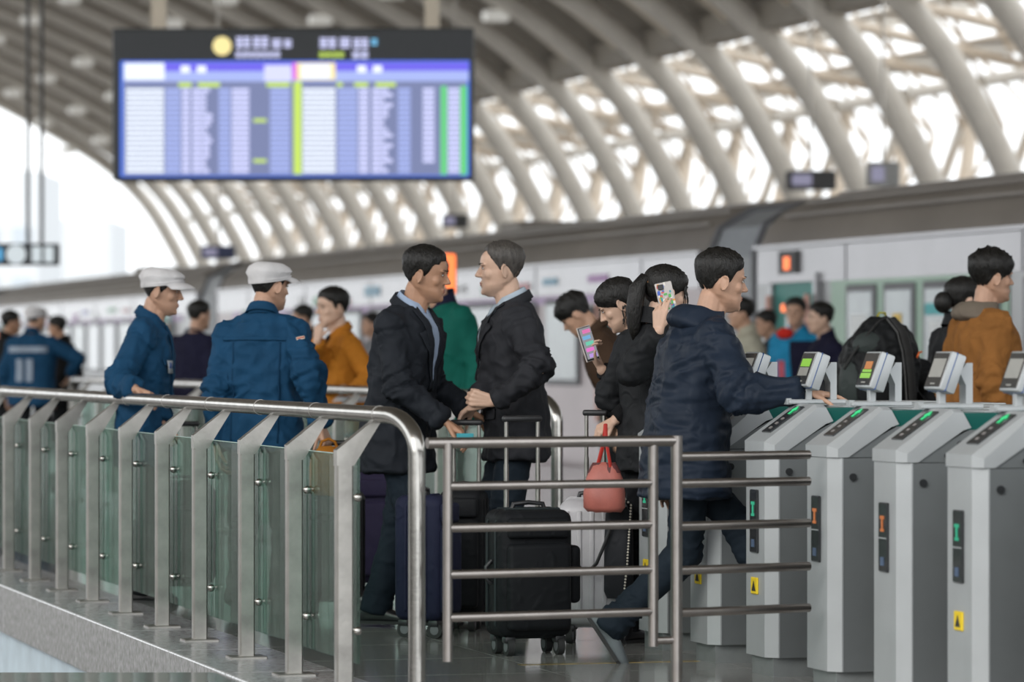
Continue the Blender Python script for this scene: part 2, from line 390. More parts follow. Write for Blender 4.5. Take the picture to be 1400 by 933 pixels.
def carriage(t0, label, style):
    c = empty('train_carriage', NT(12.5, t0), TH); tag(c, label, 'train carriage', 'carriages of the silver train')
    full = side_p + [(0.0, 1.9), (0.01, 2.26)] + roof_p
    sec = [(x, z) for x, z in side_p] + [(0.012, 2.26)] + [(3.2 - .012, 2.26)] + [(3.2 - x, z) for x, z in reversed(side_p)]
    put('body', MB().prism(sec, 0, CARL, 'y'), M_TSIDE if style != 1 else mat('rosy_grey_carriage_side', (0.27, 0.215, 0.22), .32, .3, .08, 1.2), c)
    rp = [(0.0, 2.25)] + roof_p + [(3.2 - x, z) for x, z in reversed(roof_p[:-1])] + [(3.2, 2.25)]
    put('roof', MB().prism(rp, -.02, CARL + .02, 'y'), M_TROOF, c, 30)
    put('fascia_band', MB().box((-.004, CARL / 2, 2.08), (.02, CARL - .1, .33)), M_TBAND, c)
    for q, (x, z) in enumerate(((.2, 2.57), (.42, 2.7), (.75, 2.79))):
        put('roof_seam', MB().box((x, CARL / 2, z), (.05, CARL - .6, .03)), M_TROOF, c)
    put('gutter', MB().box((-.02, CARL / 2, 2.27), (.05, CARL, .035)), M_TBAND, c)
    put('stripe', MB().box((-.006, CARL / 2, 1.86 if style else .7), (.015, CARL - 2.6, .09)), M_TPUR, c)
    put('underframe', MB().box((1.6, CARL / 2, -1.25), (2.6, CARL - 2, .5)), M_DARK, c)
    for dt in (2.2, CARL - (1.75 if style == 0 else 3.4)):                       # doors near both ends
        d = put('door', MB().box((.01, dt + .6, .95), (.06, 1.15, 1.95)), M_TDOOR, c)
        put('door_frame', MB().box((-.03, dt - .02, .95), (.05, .07, 1.98)).box((-.03, dt + 1.22, .95), (.05, .07, 1.98)).box((-.03, dt + .6, 1.96), (.05, 1.3, .08)), M_TBAND, d)
        put('grab_rail', MB().cyl((-.09, dt + .08, .5), (-.09, dt + .08, 1.8), .03, None, 8), M_TPINK, d)
        put('grab_rail', MB().cyl((-.09, dt + 1.15, .5), (-.09, dt + 1.15, 1.8), .03, None, 8), M_TPINK, d)
        put('door_window', MB().box((-.03, dt + .6, 1.35), (.02, .42, .75)), M_TWIN, d)
        yd, zd = (dt + .75, 2.1) if style == 0 else (dt + 1.75, 1.66)
        dd = put('destination_display', MB().rbox((-.03, yd, zd), (.04, .5, .24), .01), M_DARK, c); put('lit_text', MB().box((-.052, yd, zd), (.006, .16, .12)), M_ORANGE, dd)
        if style == 0: put('lit_text', MB().box((-.06, dt + .7, 1.68), (.006, .34, .07)), M_ORANGE, d)
    # windows
    ws = []
    if style == 0:
        ws = [(CARL - 2.9 - .95 * i, .66, M_TWINL) for i in range(4)] + [(CARL - 7.3 - 1.75 * i, 1.25, M_TWIN) for i in range(8)]
        put('green_panel', MB().box((-.005, CARL - 4.2, 1.42), (.012, 4.2, 1.06)), M_TGREEN, c)
    else:
        ws = [(CARL - 6.0 - 1.75 * i, 1.25, M_TWIN if (i * 7 + style) % 3 else M_TWINL) for i in range(9)]
    for i, (y, w, m) in enumerate(ws):
        f = put('window', MB().rbox((-.012, y, 1.38), (.03, w + .1, .98), .012, 1), M_TFRAME, c)
        put('pane', MB().rbox((-.026, y, 1.38), (.02, w - .04, .86), .008, 1), m, f)
        if style == 0 and i == 2:
            put('notice', MB().box((-.04, y, 1.63), (.006, w - .1, .1)), M_TEAL, f); put('notice', MB().box((-.04, y, 1.42), (.006, w - .3, .22)), M_POSTW, f)
        if style == 0 and i == 1: put('notice', MB().box((-.04, y, 1.45), (.006, .2, .3)), M_YEL, f)
        if style == 0 and i == 0: put('notice', MB().box((-.04, y, 1.35), (.006, .4, .5)), M_POSTW, f)
    if style:
        cols = [(.30, .08, .34), (.06, .26, .40), (.42, .12, .14), (.12, .34, .2), (.5, .5, .52), (.2, .2, .5)]
        for q in range(12):  # coloured strips painted in place of reflections on the carriage side
            rnd = random.Random(q * 5 + style); y = 3.8 + q * 1.5 + rnd.uniform(-.3, .3)
            put('side_reflection', MB().box((-.022, y, 2.0 + rnd.uniform(-.06, .1)), (.008, rnd.uniform(.3, .9), rnd.uniform(.06, .14))), mat('reflection_tint_%d' % (q % 6), cols[q % 6], .4), c)
    # gangway bellows to the next carriage
    g = put('gangway', MB().prism([(.06, -.6), (.04, 2.2), (.16, 2.5), (.5, 2.68), (1.6, 2.78), (2.7, 2.68), (3.04, 2.5), (3.16, 2.2), (3.14, -.6)], CARL + .01, CARL + 1.68, 'y'), mat('gangway_grey', (0.27, 0.285, 0.30), .5), c)
    for q in (.12, 1.5): put('bellows_rib', MB().prism([(.03, -.6), (.0, 2.22), (.12, 2.53), (.46, 2.73), (1.6, 2.84), (2.74, 2.73), (3.08, 2.53), (3.2, 2.22), (3.17, -.6)], CARL + q, CARL + q + .07, 'y'), M_TFRAME, g)
    for q in range(6): put('panel_joint', MB().box((-.0165, 2.0 + q * 4.1, 2.08), (.006, .025, .33)), M_TFRAME, c)
    put('roof_unit', MB().rbox((1.9, 11 + style, 2.9), (1.2, 1.0, .16), .05), M_TROOF, c)
    return c
carriage(11.2, 'silver carriage with green window panel and narrow frosted windows behind the backpack', 0)
carriage(37.9, 'silver carriage behind the men in suits, second along the train', 1)
carriage(64.6, 'silver carriage behind the man in the ochre jacket, third along the train', 2)
carriage(91.3, 'far pale carriage behind the workers in white caps', 3)
carriage(118.0, 'farthest carriage of the silver train at the far end of the platform', 4)

# ================================================================== HUNG DEPARTURE BOARD
def board():
    D = 44.0
    p0 = at(153, 38, D); p1 = at(648, 247, D)
    W = p1.x - p0.x; H = p0.z - p1.z
    b = empty('departure_board', ((p0.x + p1.x) / 2, D, p1.z), R(-1.0)); tag(b, 'wide black departure board with lit blue timetable hung from the roof', 'display board')
    put('casing', MB().rbox((0, .15, H / 2), (W, .3, H), .02), mat('board_black', (0.035, 0.038, 0.042), .45), b)
    def E(name, col, s): return mat(name, (0.02, 0.02, 0.02), .6, emit=col, es=s * 1.3)
    BLU = E('led_pale_blue', (.40, .48, .90), .85); VIO = E('led_violet_blue', (.16, .13, .85), .85); WHT = E('led_white', (.80, .86, .95), 1.0)
    GRY = E('led_slate', (.17, .20, .36), .95); LIM = E('led_lime', (.55, .75, .12), .9); GRN = E('led_green', (.12, .62, .2), .9); MAG = E('led_magenta', (.75, .12, .75), .9)
    AMB = E('led_amber', (.95, .80, .35), .9); CYA = E('led_cyan', (.2, .6, .95), .9); PAL = E('led_white_lilac', (.60, .62, .92), 1.0); MID = E('led_blue', (.05, .16, .75), .95)
    def X(px): return (px - 400.5) / FPX * D
    def Z(py): return (247 - py) / FPX * D
    def R_(name, x0, x1, y0, y1, m, lift=0.004, par=None):
        return put(name, MB().box(((X(x0) + X(x1)) / 2, -lift, (Z(y0) + Z(y1)) / 2), (X(x1) - X(x0), .004, Z(y0) - Z(y1))), m, par or b)
    R_('screen_frame', 164, 642, 83, 242, MID, .006)
    SX = lambda c: 140 + c / 2.692; SY = lambda c: 20 + c / 2.692
    scr = R_('screen', 168, 639, 85, 240, GRY, .012)
    def C(x0, x1, y0, y1, m, lift): R_('cell', SX(x0), SX(x1), SY(y0), SY(y1), m, lift, scr)
    for (a, z) in ((80, 700), (706, 1348)):
        C(a, z, 176, 208, VIO, .018); C(a, z, 208, 246, BLU, .018)
    C(80, 228, 178, 240, WHT, .024); C(596, 696, 186, 246, PAL, .024); C(716, 858, 178, 240, AMB, .022); C(732, 840, 184, 236, WHT, .026); C(700, 716, 178, 240, MAG, .024)
    for x in (288, 348, 938, 996): C(x, x + 34, 188, 214, WHT, .026)
    for x0, x1 in ((280, 328), (352, 432), (604, 690), (864, 884), (928, 978), (1006, 1080)): C(x0, x1, 250, 266, LIM, .024)
    rows = 17; y0 = 272; dy = 18.6
    C(704, 734, 246, 588, LIM, .018); C(1246, 1268, 264, 590, GRN, .018); C(1318, 1342, 264, 590, GRN, .018)
    for r in range(rows):
        y = y0 + dy * r; h = 12.5
        rnd = random.Random(r)
        for (a, z, m) in ((86, 226, WHT), (232, 286, BLU), (292, 322, PAL), (330, 366, PAL), (368, 368 + rnd.choice((14, 26, 36)), PAL), (428, 470, BLU), (476, 540, PAL), (618, 690, BLU),
                          (738, 858, WHT), (866, 938, BLU), (944, 980, PAL), (992, 1026, PAL), (1028, 1028 + rnd.choice((10, 24, 40)), PAL), (1088, 1134, BLU), (1272, 1316, PAL)): C(a, z, y, y + h, m, .022)
        if r < 15: C(1180, 1222, y, y + h, PAL, .022)
        if r in (6, 14): C(556, 604, y, y + h, LIM, .022)
    # header: round emblem and two blocks of lettering
    em = put('emblem', MB().cyl((X(SX(440)), -.012, Z(SY(115))), (X(SX(440)), .0, Z(SY(115))), .105, None, 20), AMB, b)
    for x0, x1, y0_, y1_, m in ((490, 545, 82, 126, PAL), (552, 612, 82, 126, PAL), (622, 660, 90, 126, PAL), (666, 698, 92, 124, PAL), (488, 655, 136, 160, PAL), (798, 862, 86, 126, PAL), (872, 914, 86, 126, PAL),
                          (922, 980, 88, 128, PAL), (988, 1014, 90, 114, CYA), (796, 890, 138, 160, LIM), (918, 980, 136, 164, PAL)):
        n_ = max(1, int((x1 - x0) / 22)); w = (x1 - x0) / n_
        for i in range(n_):
            a = x0 + i * w + 2; z = x0 + (i + 1) * w - 2
            for q in range(3): R_('letter_stroke', SX(a), SX(z), SY(y0_ + (y1_ - y0_) * q / 3), SY(y0_ + (y1_ - y0_) * (q + .62) / 3), m, .008)
            R_('letter_stroke', SX((a + z) / 2 - 2), SX((a + z) / 2 + 2), SY(y0_), SY(y1_), m, .009)
    for px in (215, 590): put('hanger', MB().box((X(px), .15, H + 4), (.16, .16, 8)), M_RAFT, b)
board()

def hang_sign():
    D = 50.0; p0 = at(-46, 333, D); p1 = at(80, 363, D)
    W = p1.x - p0.x; H = p0.z - p1.z
    s = empty('platform_sign', ((p0.x + p1.x) / 2, D, p1.z)); tag(s, 'small dark hanging sign with pale round symbols beside the platform', 'sign')
    put('panel', MB().rbox((0, .08, H / 2), (W, .16, H), .02), mat('sign_charcoal', (0.05, 0.055, 0.06), .5), s)
    wl_ = mat('sign_lit_white', (.3, .3, .3), .5, emit=(.75, .85, .9), es=.7)
    put('symbol', MB().cyl((at(22, 0, D).x - s.location.x, -.02, H / 2), (at(22, 0, D).x - s.location.x, .0, H / 2), .125, None, 20), wl_, s)
    for i in range(2): put('symbol', MB().rbox((at(50 + 17 * i, 0, D).x - s.location.x, -.01, H / 2), (.12, .02, .2), .01), wl_, s)
    put('symbol', MB().rbox((at(0, 0, D).x - s.location.x, -.01, H / 2), (.06, .02, .16), .01), mat('sign_lit_blue', (.1, .2, .3), .5, emit=(.1, .5, .9), es=.8), s)
    for px in (37, 56): put('hanging_rod', MB().cyl((at(px, 0, D).x - s.location.x, .08, H), (at(px, 0, D).x - s.location.x, .08, H + 9), .025, None, 8), M_DARK, s)
hang_sign()
def far_sign(px, py, w, h, D, label, m):
    s = empty('hanging_screen', at(px, py, D)); tag(s, label, 'screen', 'screens over the far platform')
    W = w / FPX * D; H = h / FPX * D
    put('case', MB().rbox((0, .2, 0), (W, .4, H), .03), m, s)
    put('display', MB().rbox((-W * .2, -.01, 0), (W * .4, .04, H * .6), .01), mat('lilac_screen', (.2, .2, .25), .4, emit=(.35, .33, .5), es=.5), s)
    put('hanger', MB().cyl((0, .2, H / 2), (0, .2, H / 2 + 7), .02, None, 8), M_RIB, s)
far_sign(1209, 238, 44, 34, 56, 'grey boxed screen above the carriage roof near the big backpack', mat('grey_case', (.3, .3, .29), .5))
far_sign(1110, 246, 68, 26, 58, 'wide dark screen above the carriage roof over the men on the platform', M_DARK)
far_sign(622, 302, 36, 18, 70, 'small dark screen above the carriage roof over the older man in a suit', M_DARK)
far_sign(297, 345, 46, 18, 62, 'navy screen above the carriage roof between the two white caps', mat('navy_case', (.04, .05, .12), .5))

def red_lamp(px, py, w, h, D, label):
    W = w / FPX * D; H = h / FPX * D
    o = empty('red_display', at(px, py, D)); tag(o, label, 'display')
    put('case', MB().rbox((0, .08, 0), (W * 1.08, .14, H * 1.05), .03), M_DARK, o)
    put('lit_face', MB().rbox((0, -.0, 0), (W, .05, H), .03), M_ORANGE, o)
    put('post', MB().cyl((0, .1, -H / 2), (0, .1, -o.location.z), .04, None, 8), STEELP, o)
red_lamp(611, 375, 24, 56, 36, 'tall orange lit display on a post behind the younger man in a suit')
red_lamp(665, 455, 15, 22, 30, 'small red lit display on a post between the two men in suits')

# ================================================================== RAILINGS
NP = 3.25; NRAIL = 3.37; ZR = 1.022; RR = 0.031
def glass_railing(name, label, ts, n_post, n_rail, t_end, group=None, bend_start=True, bend_end=False, t_far=None):
    r = empty(name, (0, 0, 0), TH); tag(r, label, 'railing', group)
    tf = t_far if t_far is not None else ts[-1] + 1.5
    rb = .1
    pts = []
    if bend_start:
        bn, bt, bz = .05, .24, .13
        pts += [(n_rail + bn, t_end, 0.0), (n_rail + bn, t_end, .5), (n_rail + bn, t_end, ZR - bz)]
        pts += [(n_rail + bn * math.cos(a), t_end + bt * (1 - math.cos(a)), ZR - bz + bz * math.sin(a)) for a in [R(10 * k) for k in range(1, 10)]]
    else: pts += [(n_rail, t_end, ZR)]
    if bend_end:
        pts += [(n_rail, tf - rb, ZR)]
        pts += [(n_rail, tf - rb + rb * math.sin(a), ZR - rb * (1 - math.cos(a))) for a in [R(15 * k) for k in range(1, 7)]] + [(n_rail, tf, 0)]
    else: pts += [(n_rail, tf, ZR)]
    put('handrail', MB().tube(pts, RR, 20), STEEL, r, 50)
    hr = r.children[-1] if r.children else None
    sl = [t_end + .35 + 1.05 * i for i in range(int((tf - t_end) / 1.05))]
    for t in sl: put('rail_joint', MB().cyl((n_rail, t, ZR), (n_rail, t + .006, ZR), RR + .0012, None, 20), STEELP, r, 40)
    # post: wide flat bar, bracket arm leaning out to carry the rail
    pm = MB(); pm.rbox((0, 0, .425), (.062, .05, .85), .006, 1); post_me = pm.mesh('post'); post_me.materials.append(STEELP)
    bm_ = MB(); d = n_rail - n_post
    prof = [(-.032, .835), (.032, .835), (d + .012, ZR - .028), (d - .012, ZR - .02), (-.032, .892)]
    bm_.prism(prof, -.027, .027, 'y'); br_me = bm_.mesh('bracket'); br_me.materials.append(STEELP)
    fm = MB().rbox((0, 0, .008), (.15, .12, .016), .003, 1); foot_me = fm.mesh('base_plate'); foot_me.materials.append(STEELP)
    bo = MB().cyl((.02, 0, 0), (.06, 0, 0), .007, None, 8).ell((.075, 0, 0), (.016, .016, .016), None, 10, 6)
    bo_me = MB().cyl((0, -.04, 0), (0, .045, 0), .007, None, 8).ell((0, -.03, 0), (.016, .014, .016), None, 12, 7).mesh('glass_clamp', True); bo_me.materials.append(STEEL)
    for i, t in enumerate(ts):
        p = link('post', post_me, None, r, (n_post, t, 0))
        link('bracket', br_me, None, p); link('base_plate', foot_me, None, p)
        for z in (.235, .72): 
            link('glass_clamp', bo_me, None, p, (.045, 0, z))
    for i in range(len(ts) - 1):
        a, b = ts[i] + .012, ts[i + 1] - .012
        g = put('glass_panel', MB().rbox((n_post + .058, (a + b) / 2, .49), (.012, b - a, .76), .003, 1), GLASS, r)
        put('glass_edge', MB().box((n_post + .058, (a + b) / 2, .8712), (.0125, b - a, .0025)), mat('pale_glass_edge', (.5, .68, .6), .2), g)
    return r
ts = [t_of(x, NP) for x in (470, 402, 337, 273, 222, 172, 127, 85, 48, 12)] + [23.5 + .95 * i for i in range(3)]
glass_railing('glass_railing', 'steel handrail on posts with green glass panels along the stair opening', ts, NP, NRAIL, t_of(570, NRAIL + .05))
tb = [19.75 + 1.25 * i for i in range(12)]
glass_railing('glass_railing', 'far steel handrail with glass panels behind the men in suits', tb, 5.42, 5.54, 19.3, None, True, True, 34.4)

# swing leaf and fixed fence between the railing and the ticket gates
def barrier():
    A = NT(NRAIL, 13.42); A.z = 0
    DL = 13.86; DR = 14.18
    def P(px, py, f): # f 0..1 along leaf
        D = DL + (DR - DL) * f; return at(px, py, D)
    x0 = at(612, 606, DL); x1 = at(893, 604, DR); pp = at(925, 604, DR + .03)
    g = empty('swing_gate', (x0.x, x0.y, 0)); tag(g, 'low hinged steel tube gate leaf between the handrail end and a post', 'gate')
    L = lambda p: Vector(p) - Vector(g.location)
    zt_ = at(612, 606, DL).z; r1 = .0195
    c0 = at(584, 606, DL - .02); c0.z = zt_; c1 = pp.copy(); c1.z = zt_
    put('top_bar', MB().cyl(L(c0), L(c1), r1, None, 16), STEELD, g, 40)
    zb = at(612, 905, DL).z
    a = Vector((x0.x, x0.y, 0)); b = Vector((x1.x, x1.y, 0))
    put('upright', MB().cyl(L((a.x, a.y, zb)), L((a.x, a.y, zt_)), .017, None, 16), STEELD, g, 40)
    put('upright', MB().cyl(L((b.x, b.y, zb + .03)), L((b.x, b.y, zt_)), .0185, None, 16), STEELD, g, 40)
    for py in (665, 722.5, 786, 845):
        z = at(612, py, DL).z; put('bar', MB().cyl(L((a.x, a.y, z)), L((b.x, b.y, z)), .0155, None, 14), STEELD, g, 40)
    z = zb + .05; put('hinge_pin', MB().cyl(L((b.x, b.y, z)), L((pp.x, pp.y, z)), .014, None, 12), STEELD, g, 40)
    f = empty('tube_fence', (pp.x, pp.y, 0)); tag(f, 'fixed steel tube fence of five bars ending at the ticket gates', 'fence')
    L = lambda p: Vector(p) - Vector(f.location)
    put('post', MB().cyl(L((pp.x, pp.y, 0)), L((pp.x, pp.y, zt_ + .018)), .0215, None, 18), STEELD, f, 40)
    put('flange', MB().cyl(L((pp.x, pp.y, 0)), L((pp.x, pp.y, .012)), .06, None, 18), STEELD, f, 40)
    e = at(1106, 600, 14.5)
    for py in (625, 662, 720.5, 781, 839):
        z = at(925, py, DR).z; put('bar', MB().cyl(L((pp.x, pp.y, z)), L((e.x, e.y, z)), .0165, None, 14), STEELD, f, 40)
barrier()

# ================================================================== TICKET GATES
M_GLT = mat('light_grey_gate_paint', (0.42, 0.44, 0.45), 0.38, 0.25, .05, 6, .02, 80)
M_GDK = mat('grey_gate_side_panel', (0.165, 0.178, 0.182), 0.42, 0.2, .06, 5, .02, 90)
M_GGRN = mat('dark_green_gate_glass', (0.012, 0.10, 0.085), .15, 0, .05, 3)
M_GBLK = mat('gate_black_panel', (0.03, 0.032, 0.034), .18)
M_GBASE = mat('gate_plinth_steel', (0.3, 0.32, 0.32), .4, .4)
M_LEDG = mat('green_led', (0.0, .1, .02), .5, emit=(.05, .75, .28), es=.9)
M_LEDR = mat('orange_led_symbol', (0.1, .02, .0), .5, emit=(.75, .25, .08), es=.5)
M_LEDT = mat('teal_led_symbol', (0.0, .1, .05), .5, emit=(.06, .6, .35), es=.5)
M_STK = mat('yellow_sticker', (.80, .58, .02), .4)
M_BLUS = mat('blue_edge_strip', (.012, .06, .2), .35)
M_SCR = mat('dark_reader_screen', (.05, .05, .05), .12)
M_SCRG = mat('screen_grey_text', (.2, .2, .19), .3, emit=(.34, .33, .29), es=.35); M_SCRL = mat('screen_lime', (.1, .2, .02), .3, emit=(.33, .7, .1), es=.6)
M_SCRO = mat('screen_amber', (.2, .08, .02), .3, emit=(.7, .25, .07), es=.5)
GN = 4.993; GT = [13.78 + .70 * k for k in range(-4, 5)]
W2 = .15; CH = .042; LG = 1.30
M_PLAIN = {}
def ticket_gate(t, label, led, sticker, screen):
    g = empty('ticket_gate', NT(GN, t), TH); tag(g, label, 'ticket gate', 'row of ticket gates')
    # front pedestal: plan with chamfered front corners
    plan = [(0, -W2 + CH), (CH, -W2), (.20, -W2), (.20, W2), (CH, W2), (0, W2 - CH)]
    plf = [(0, -W2 + CH), (CH, -W2), (CH + .001, -W2), (CH + .001, W2), (CH, W2), (0, W2 - CH)]
    put('front_cover', MB().prism([(0, -W2 + CH), (CH, -W2), (CH + .006, -W2), (CH + .006, W2), (CH, W2), (0, W2 - CH)], .075, .86, 'z'), M_GLT, g)
    put('side_panel', MB().box((.125, 0, .467), (.155, 2 * W2 - .004, .785)), M_GDK, g)
    put('middle_panel', MB().box((.66, 0, .46), (.88, 2 * W2 - .03, .79)), M_GDK, g)
    put('seam_strip', MB().box((.209, 0, .47), (.012, 2 * W2 - .002, .79)), M_GLT, g)
    put('middle_door', MB().box((.29, -W2 + .006, .43), (.145, .012, .52)), M_GDK, g)
    put('rear_pedestal', MB().box((LG - .12, 0, .467), (.24, 2 * W2, .785)), M_GDK, g)
    put('plinth', MB().box((LG / 2, 0, .0375), (LG - .06, 2 * W2 - .05, .075)), M_GBASE, g)
    # sloping cap
    z0, z1, z2, z3 = .862, .915, 1.045, .93
    capp = [(-.004, z0), (-.004, .908), (.012, z1), (.285, z2), (.33, z2), (.395, .975), (.03, z0)]
    m_ = MB()
    def ring(w, pts): return [(x, w, z) for x, z in pts]
    ins = [(x + .012, z - .006) if z > .9 else (x + .012, z) for x, z in capp]
    cap_p = [(-.004, z0), (-.004, .905), (.014, .918), (.20, z2 + .003), (.235, z2 + .003), (.265, .995), (.235, .985), (.036, z0)]
    m_.loft([[(x + (.03 if x < .05 else 0), -W2 - .002, z - (.012 if z > .9 else 0)) for x, z in cap_p], [(x, -W2 + .035, z) for x, z in cap_p], [(x, W2 - .035, z) for x, z in cap_p], [(x + (.03 if x < .05 else 0), W2 + .002, z - (.012 if z > .9 else 0)) for x, z in cap_p]])
    put('sloping_cap', m_, M_GLT, g, 25)
    put('cap_side', MB().prism([(.045, z0), (.2, z0), (LG, z0), (LG, .975), (.26, .975), (.23, .96)], -W2 + .004, W2 - .004, 'y'), M_GDK, g)
    put('green_strip', MB().prism([(.245, .975), (LG - .02, .975), (LG - .02, 1.035), (.22, 1.035)], -W2 + .01, W2 - .01, 'y'), M_GGRN, g)
    put('top_plate', MB().rbox((.3 + (LG - .3) / 2, .0, 1.038), (LG - .34, 2 * W2 - .03, .008), .003, 1), M_GLT, g)
    # reader strip on the slope
    sl = math.atan2(z2 + .003 - .918, .186); M = Matrix.Translation((.110, -.01, .9885)) @ Matrix.Rotation(-sl, 4, 'Y')
    rs = put('reader_strip', MB().box((0, 0, 0), (.17, .10, .006), M), M_GBLK, g)
    put('green_arrow', MB().add([(.055, -.03, .0055), (.085, 0, .0055), (.055, .03, .0055), (.055, .012, .0055), (.03, .012, .0055), (.03, -.012, .0055), (.055, -.012, .0055)], [(0, 1, 2, 3, 4, 5, 6)], M), M_LEDG, rs)
    for q in range(3): put('icon', MB().box((-.06 + .03 * q, 0, .0045), (.012, .02, .002), M), mat('dim_icon', (.25, .23, .22), .5), rs)
    # sensor holes
    for x, z, rr in ((.085, .79, .014), (.175, .885, .0095), (.225, .925, .012)):
        put('sensor', MB().cyl((x, -W2 - .006, z), (x, -W2 + .02, z), rr, None, 14), M_GBLK, g)
    # LED strip on the front
    st = put('status_window', MB().rbox((-.004, .0, .595), (.012, .085, .245), .004, 1), M_GBLK, g)
    m2 = {'r': M_LEDR, 'g': M_LEDT}[led]
    put('status_symbol', MB().box((-.0115, 0, .665), (.003, .036, .012)).box((-.0115, .0, .64), (.003, .012, .05)).box((-.0115, 0, .62), (.003, .03, .01)), m2, st)
    put('divider', MB().box((-.0115, 0, .592), (.003, .08, .004)), M_GLT, st)
    put('icon', MB().box((-.0115, 0, .51), (.003, .03, .03)), mat('dim_blue_icon', (.08, .12, .2), .4), st)
    if sticker:
        sk = put('warning_sticker', MB().rbox((-.003, 0, .345), (.008, .075, .065), .003, 1), M_STK, g)
        put('triangle', MB().prism([(-.022, .325), (.022, .325), (0, .365)], -.0085, -.0072, 'x'), BLACKP, sk)
    # face reader on the top
    fr = put('reader_foot', MB().rbox((.28, .095, 1.056), (.24, .075, .018), .004, 1).box((.165, .095, 1.057), (.02, .04, .024)), M_GLT, g)
    put('reader_post', MB().rbox((.25, .095, 1.10), (.028, .03, .09), .004, 1), M_GLT, fr)
    put('reader_stand', MB().prism([(.332, 1.06), (.358, 1.06), (.358, 1.21), (.335, 1.21), (.31, 1.175), (.332, 1.13)], .063, .125, 'y'), M_GLT, fr)
    T = Matrix.Translation((.265, .095, 1.175)) @ Matrix.Rotation(R(20), 4, 'Y')
    put('reader_box', MB().rbox((0, 0, 0), (.06, .165, .145), .008, 2, T), M_GLT, g, 30)
    rb_ = g.children[-1] if g.children else None
    put('blue_trim', MB().rbox((-.008, 0, 0), (.008, .169, .149), .006, 1, T), M_BLUS, g)
    sc_ = put('reader_screen', MB().rbox((-.030, 0, 0), (.004, .145, .128), .002, 1, T), M_SCR, g)
    def S(name, y0, y1, z0, z1, m): put(name, MB().box((-.0328, (y0 + y1) / 2, (z0 + z1) / 2), (.002, y1 - y0, z1 - z0), T), m, sc_)
    if screen == 'lime': S('screen_block', -.05, .05, .008, .04, M_SCRL); S('screen_block', -.05, .05, -.03, .004, M_SCRG)
    elif screen == 'amber': S('screen_block', -.035, .035, .0, .03, M_SCRO); S('screen_block', -.045, .045, -.012, -.002, M_SCRL); S('screen_block', -.05, .05, -.036, -.016, M_SCRL)
    else: S('screen_block', -.058, .058, -.028, .042, M_SCRG)
    S('screen_caption', -.02, .02, -.055, -.05, M_SCRG)
    return g
specs = {-4: ('g', False, 'idle'), -3: ('g', True, 'idle'), -2: ('g', True, 'idle'), -1: ('r', False, 'idle'), 0: ('r', False, 'amber'), 1: ('g', True, 'lime'), 2: ('g', True, 'idle'), 3: ('g', True, 'idle'), 4: ('r', False, 'idle')}
GL = {-3: 'ticket gate cut by the right edge of the picture', -2: 'grey ticket gate with teal symbol and yellow sticker, rightmost whole one', -1: 'grey ticket gate with orange symbol, second whole one from the right edge',
      0: 'grey ticket gate with orange symbol where the tube fence ends', 1: 'grey ticket gate whose reader shows a lime screen, behind the fence bars', 2: 'ticket gate seen behind the walking man, yellow sticker on its front', 3: 'ticket gate half hidden behind the fence post', 4: 'farthest ticket gate of the row beyond the walking man'}
for k in range(-3, 4):
    ticket_gate(13.78 + .70 * k, GL[k], *specs[k])
# ================================================================== PEOPLE
def remesh(mb, voxel, smooth_it=4, fac=.5, name='body'):
    me = bpy.data.meshes.new('tmp'); me.from_pydata(mb.V, [], mb.F)
    bm = bmesh.new(); bm.from_mesh(me); bmesh.ops.recalc_face_normals(bm, faces=bm.faces); bm.to_mesh(me); bm.free()
    o = bpy.data.objects.new('tmp', me); COL.objects.link(o)
    r = o.modifiers.new('r', 'REMESH'); r.mode = 'VOXEL'; r.voxel_size = voxel; r.adaptivity = 0
    if smooth_it:
        s = o.modifiers.new('s', 'SMOOTH'); s.factor = fac; s.iterations = smooth_it
    dg = bpy.context.evaluated_depsgraph_get(); dg.update()
    out = bpy.data.meshes.new_from_object(o.evaluated_get(dg)); out.name = name
    bpy.data.objects.remove(o); bpy.data.meshes.remove(me)
    out.shade_smooth()
    return out

def wrinkle(me, amp, seed, sc=(7, 7, 11), fine=.35, folds=()):
    off = Vector((seed * 3.7, seed * 1.3, seed * 7.1)); N = [v.normal.copy() for v in me.vertices]
    for v, n in zip(me.vertices, N):
        p = Vector((v.co.x * sc[0], v.co.y * sc[1], v.co.z * sc[2])) + off
        q = p + Vector((0, 0, 1)) * noise.noise(p * .6) * 1.6
        a = 1 - 2 * abs(noise.noise(q))
        b = noise.noise(p * 2.7)
        c3 = 1 - 2 * abs(noise.noise(Vector((p.x * 1.3, p.y * 1.3, p.z * 2.2)) + Vector((9, 1, 4)) + n * .5))
        for (e, ax, rad, kf) in folds:
            w = v.co - e; L = w.length
            if L < rad:
                t_ = w.dot(ax); g = (1 - L / rad); g = g * g * (3 - 2 * g)
                u_ = noise.noise(Vector((v.co.x * 11, v.co.y * 11, v.co.z * 11)) + off)
                v.co += n * (amp * kf * g * (1 - 2.2 * abs(noise.noise(Vector((t_ * 26 + u_ * 1.3, u_ * 1.5 + seed, 3))))))
        v.co += n * (amp * (a * .7 - .35 + fine * b + .32 * c3))
    me.update()

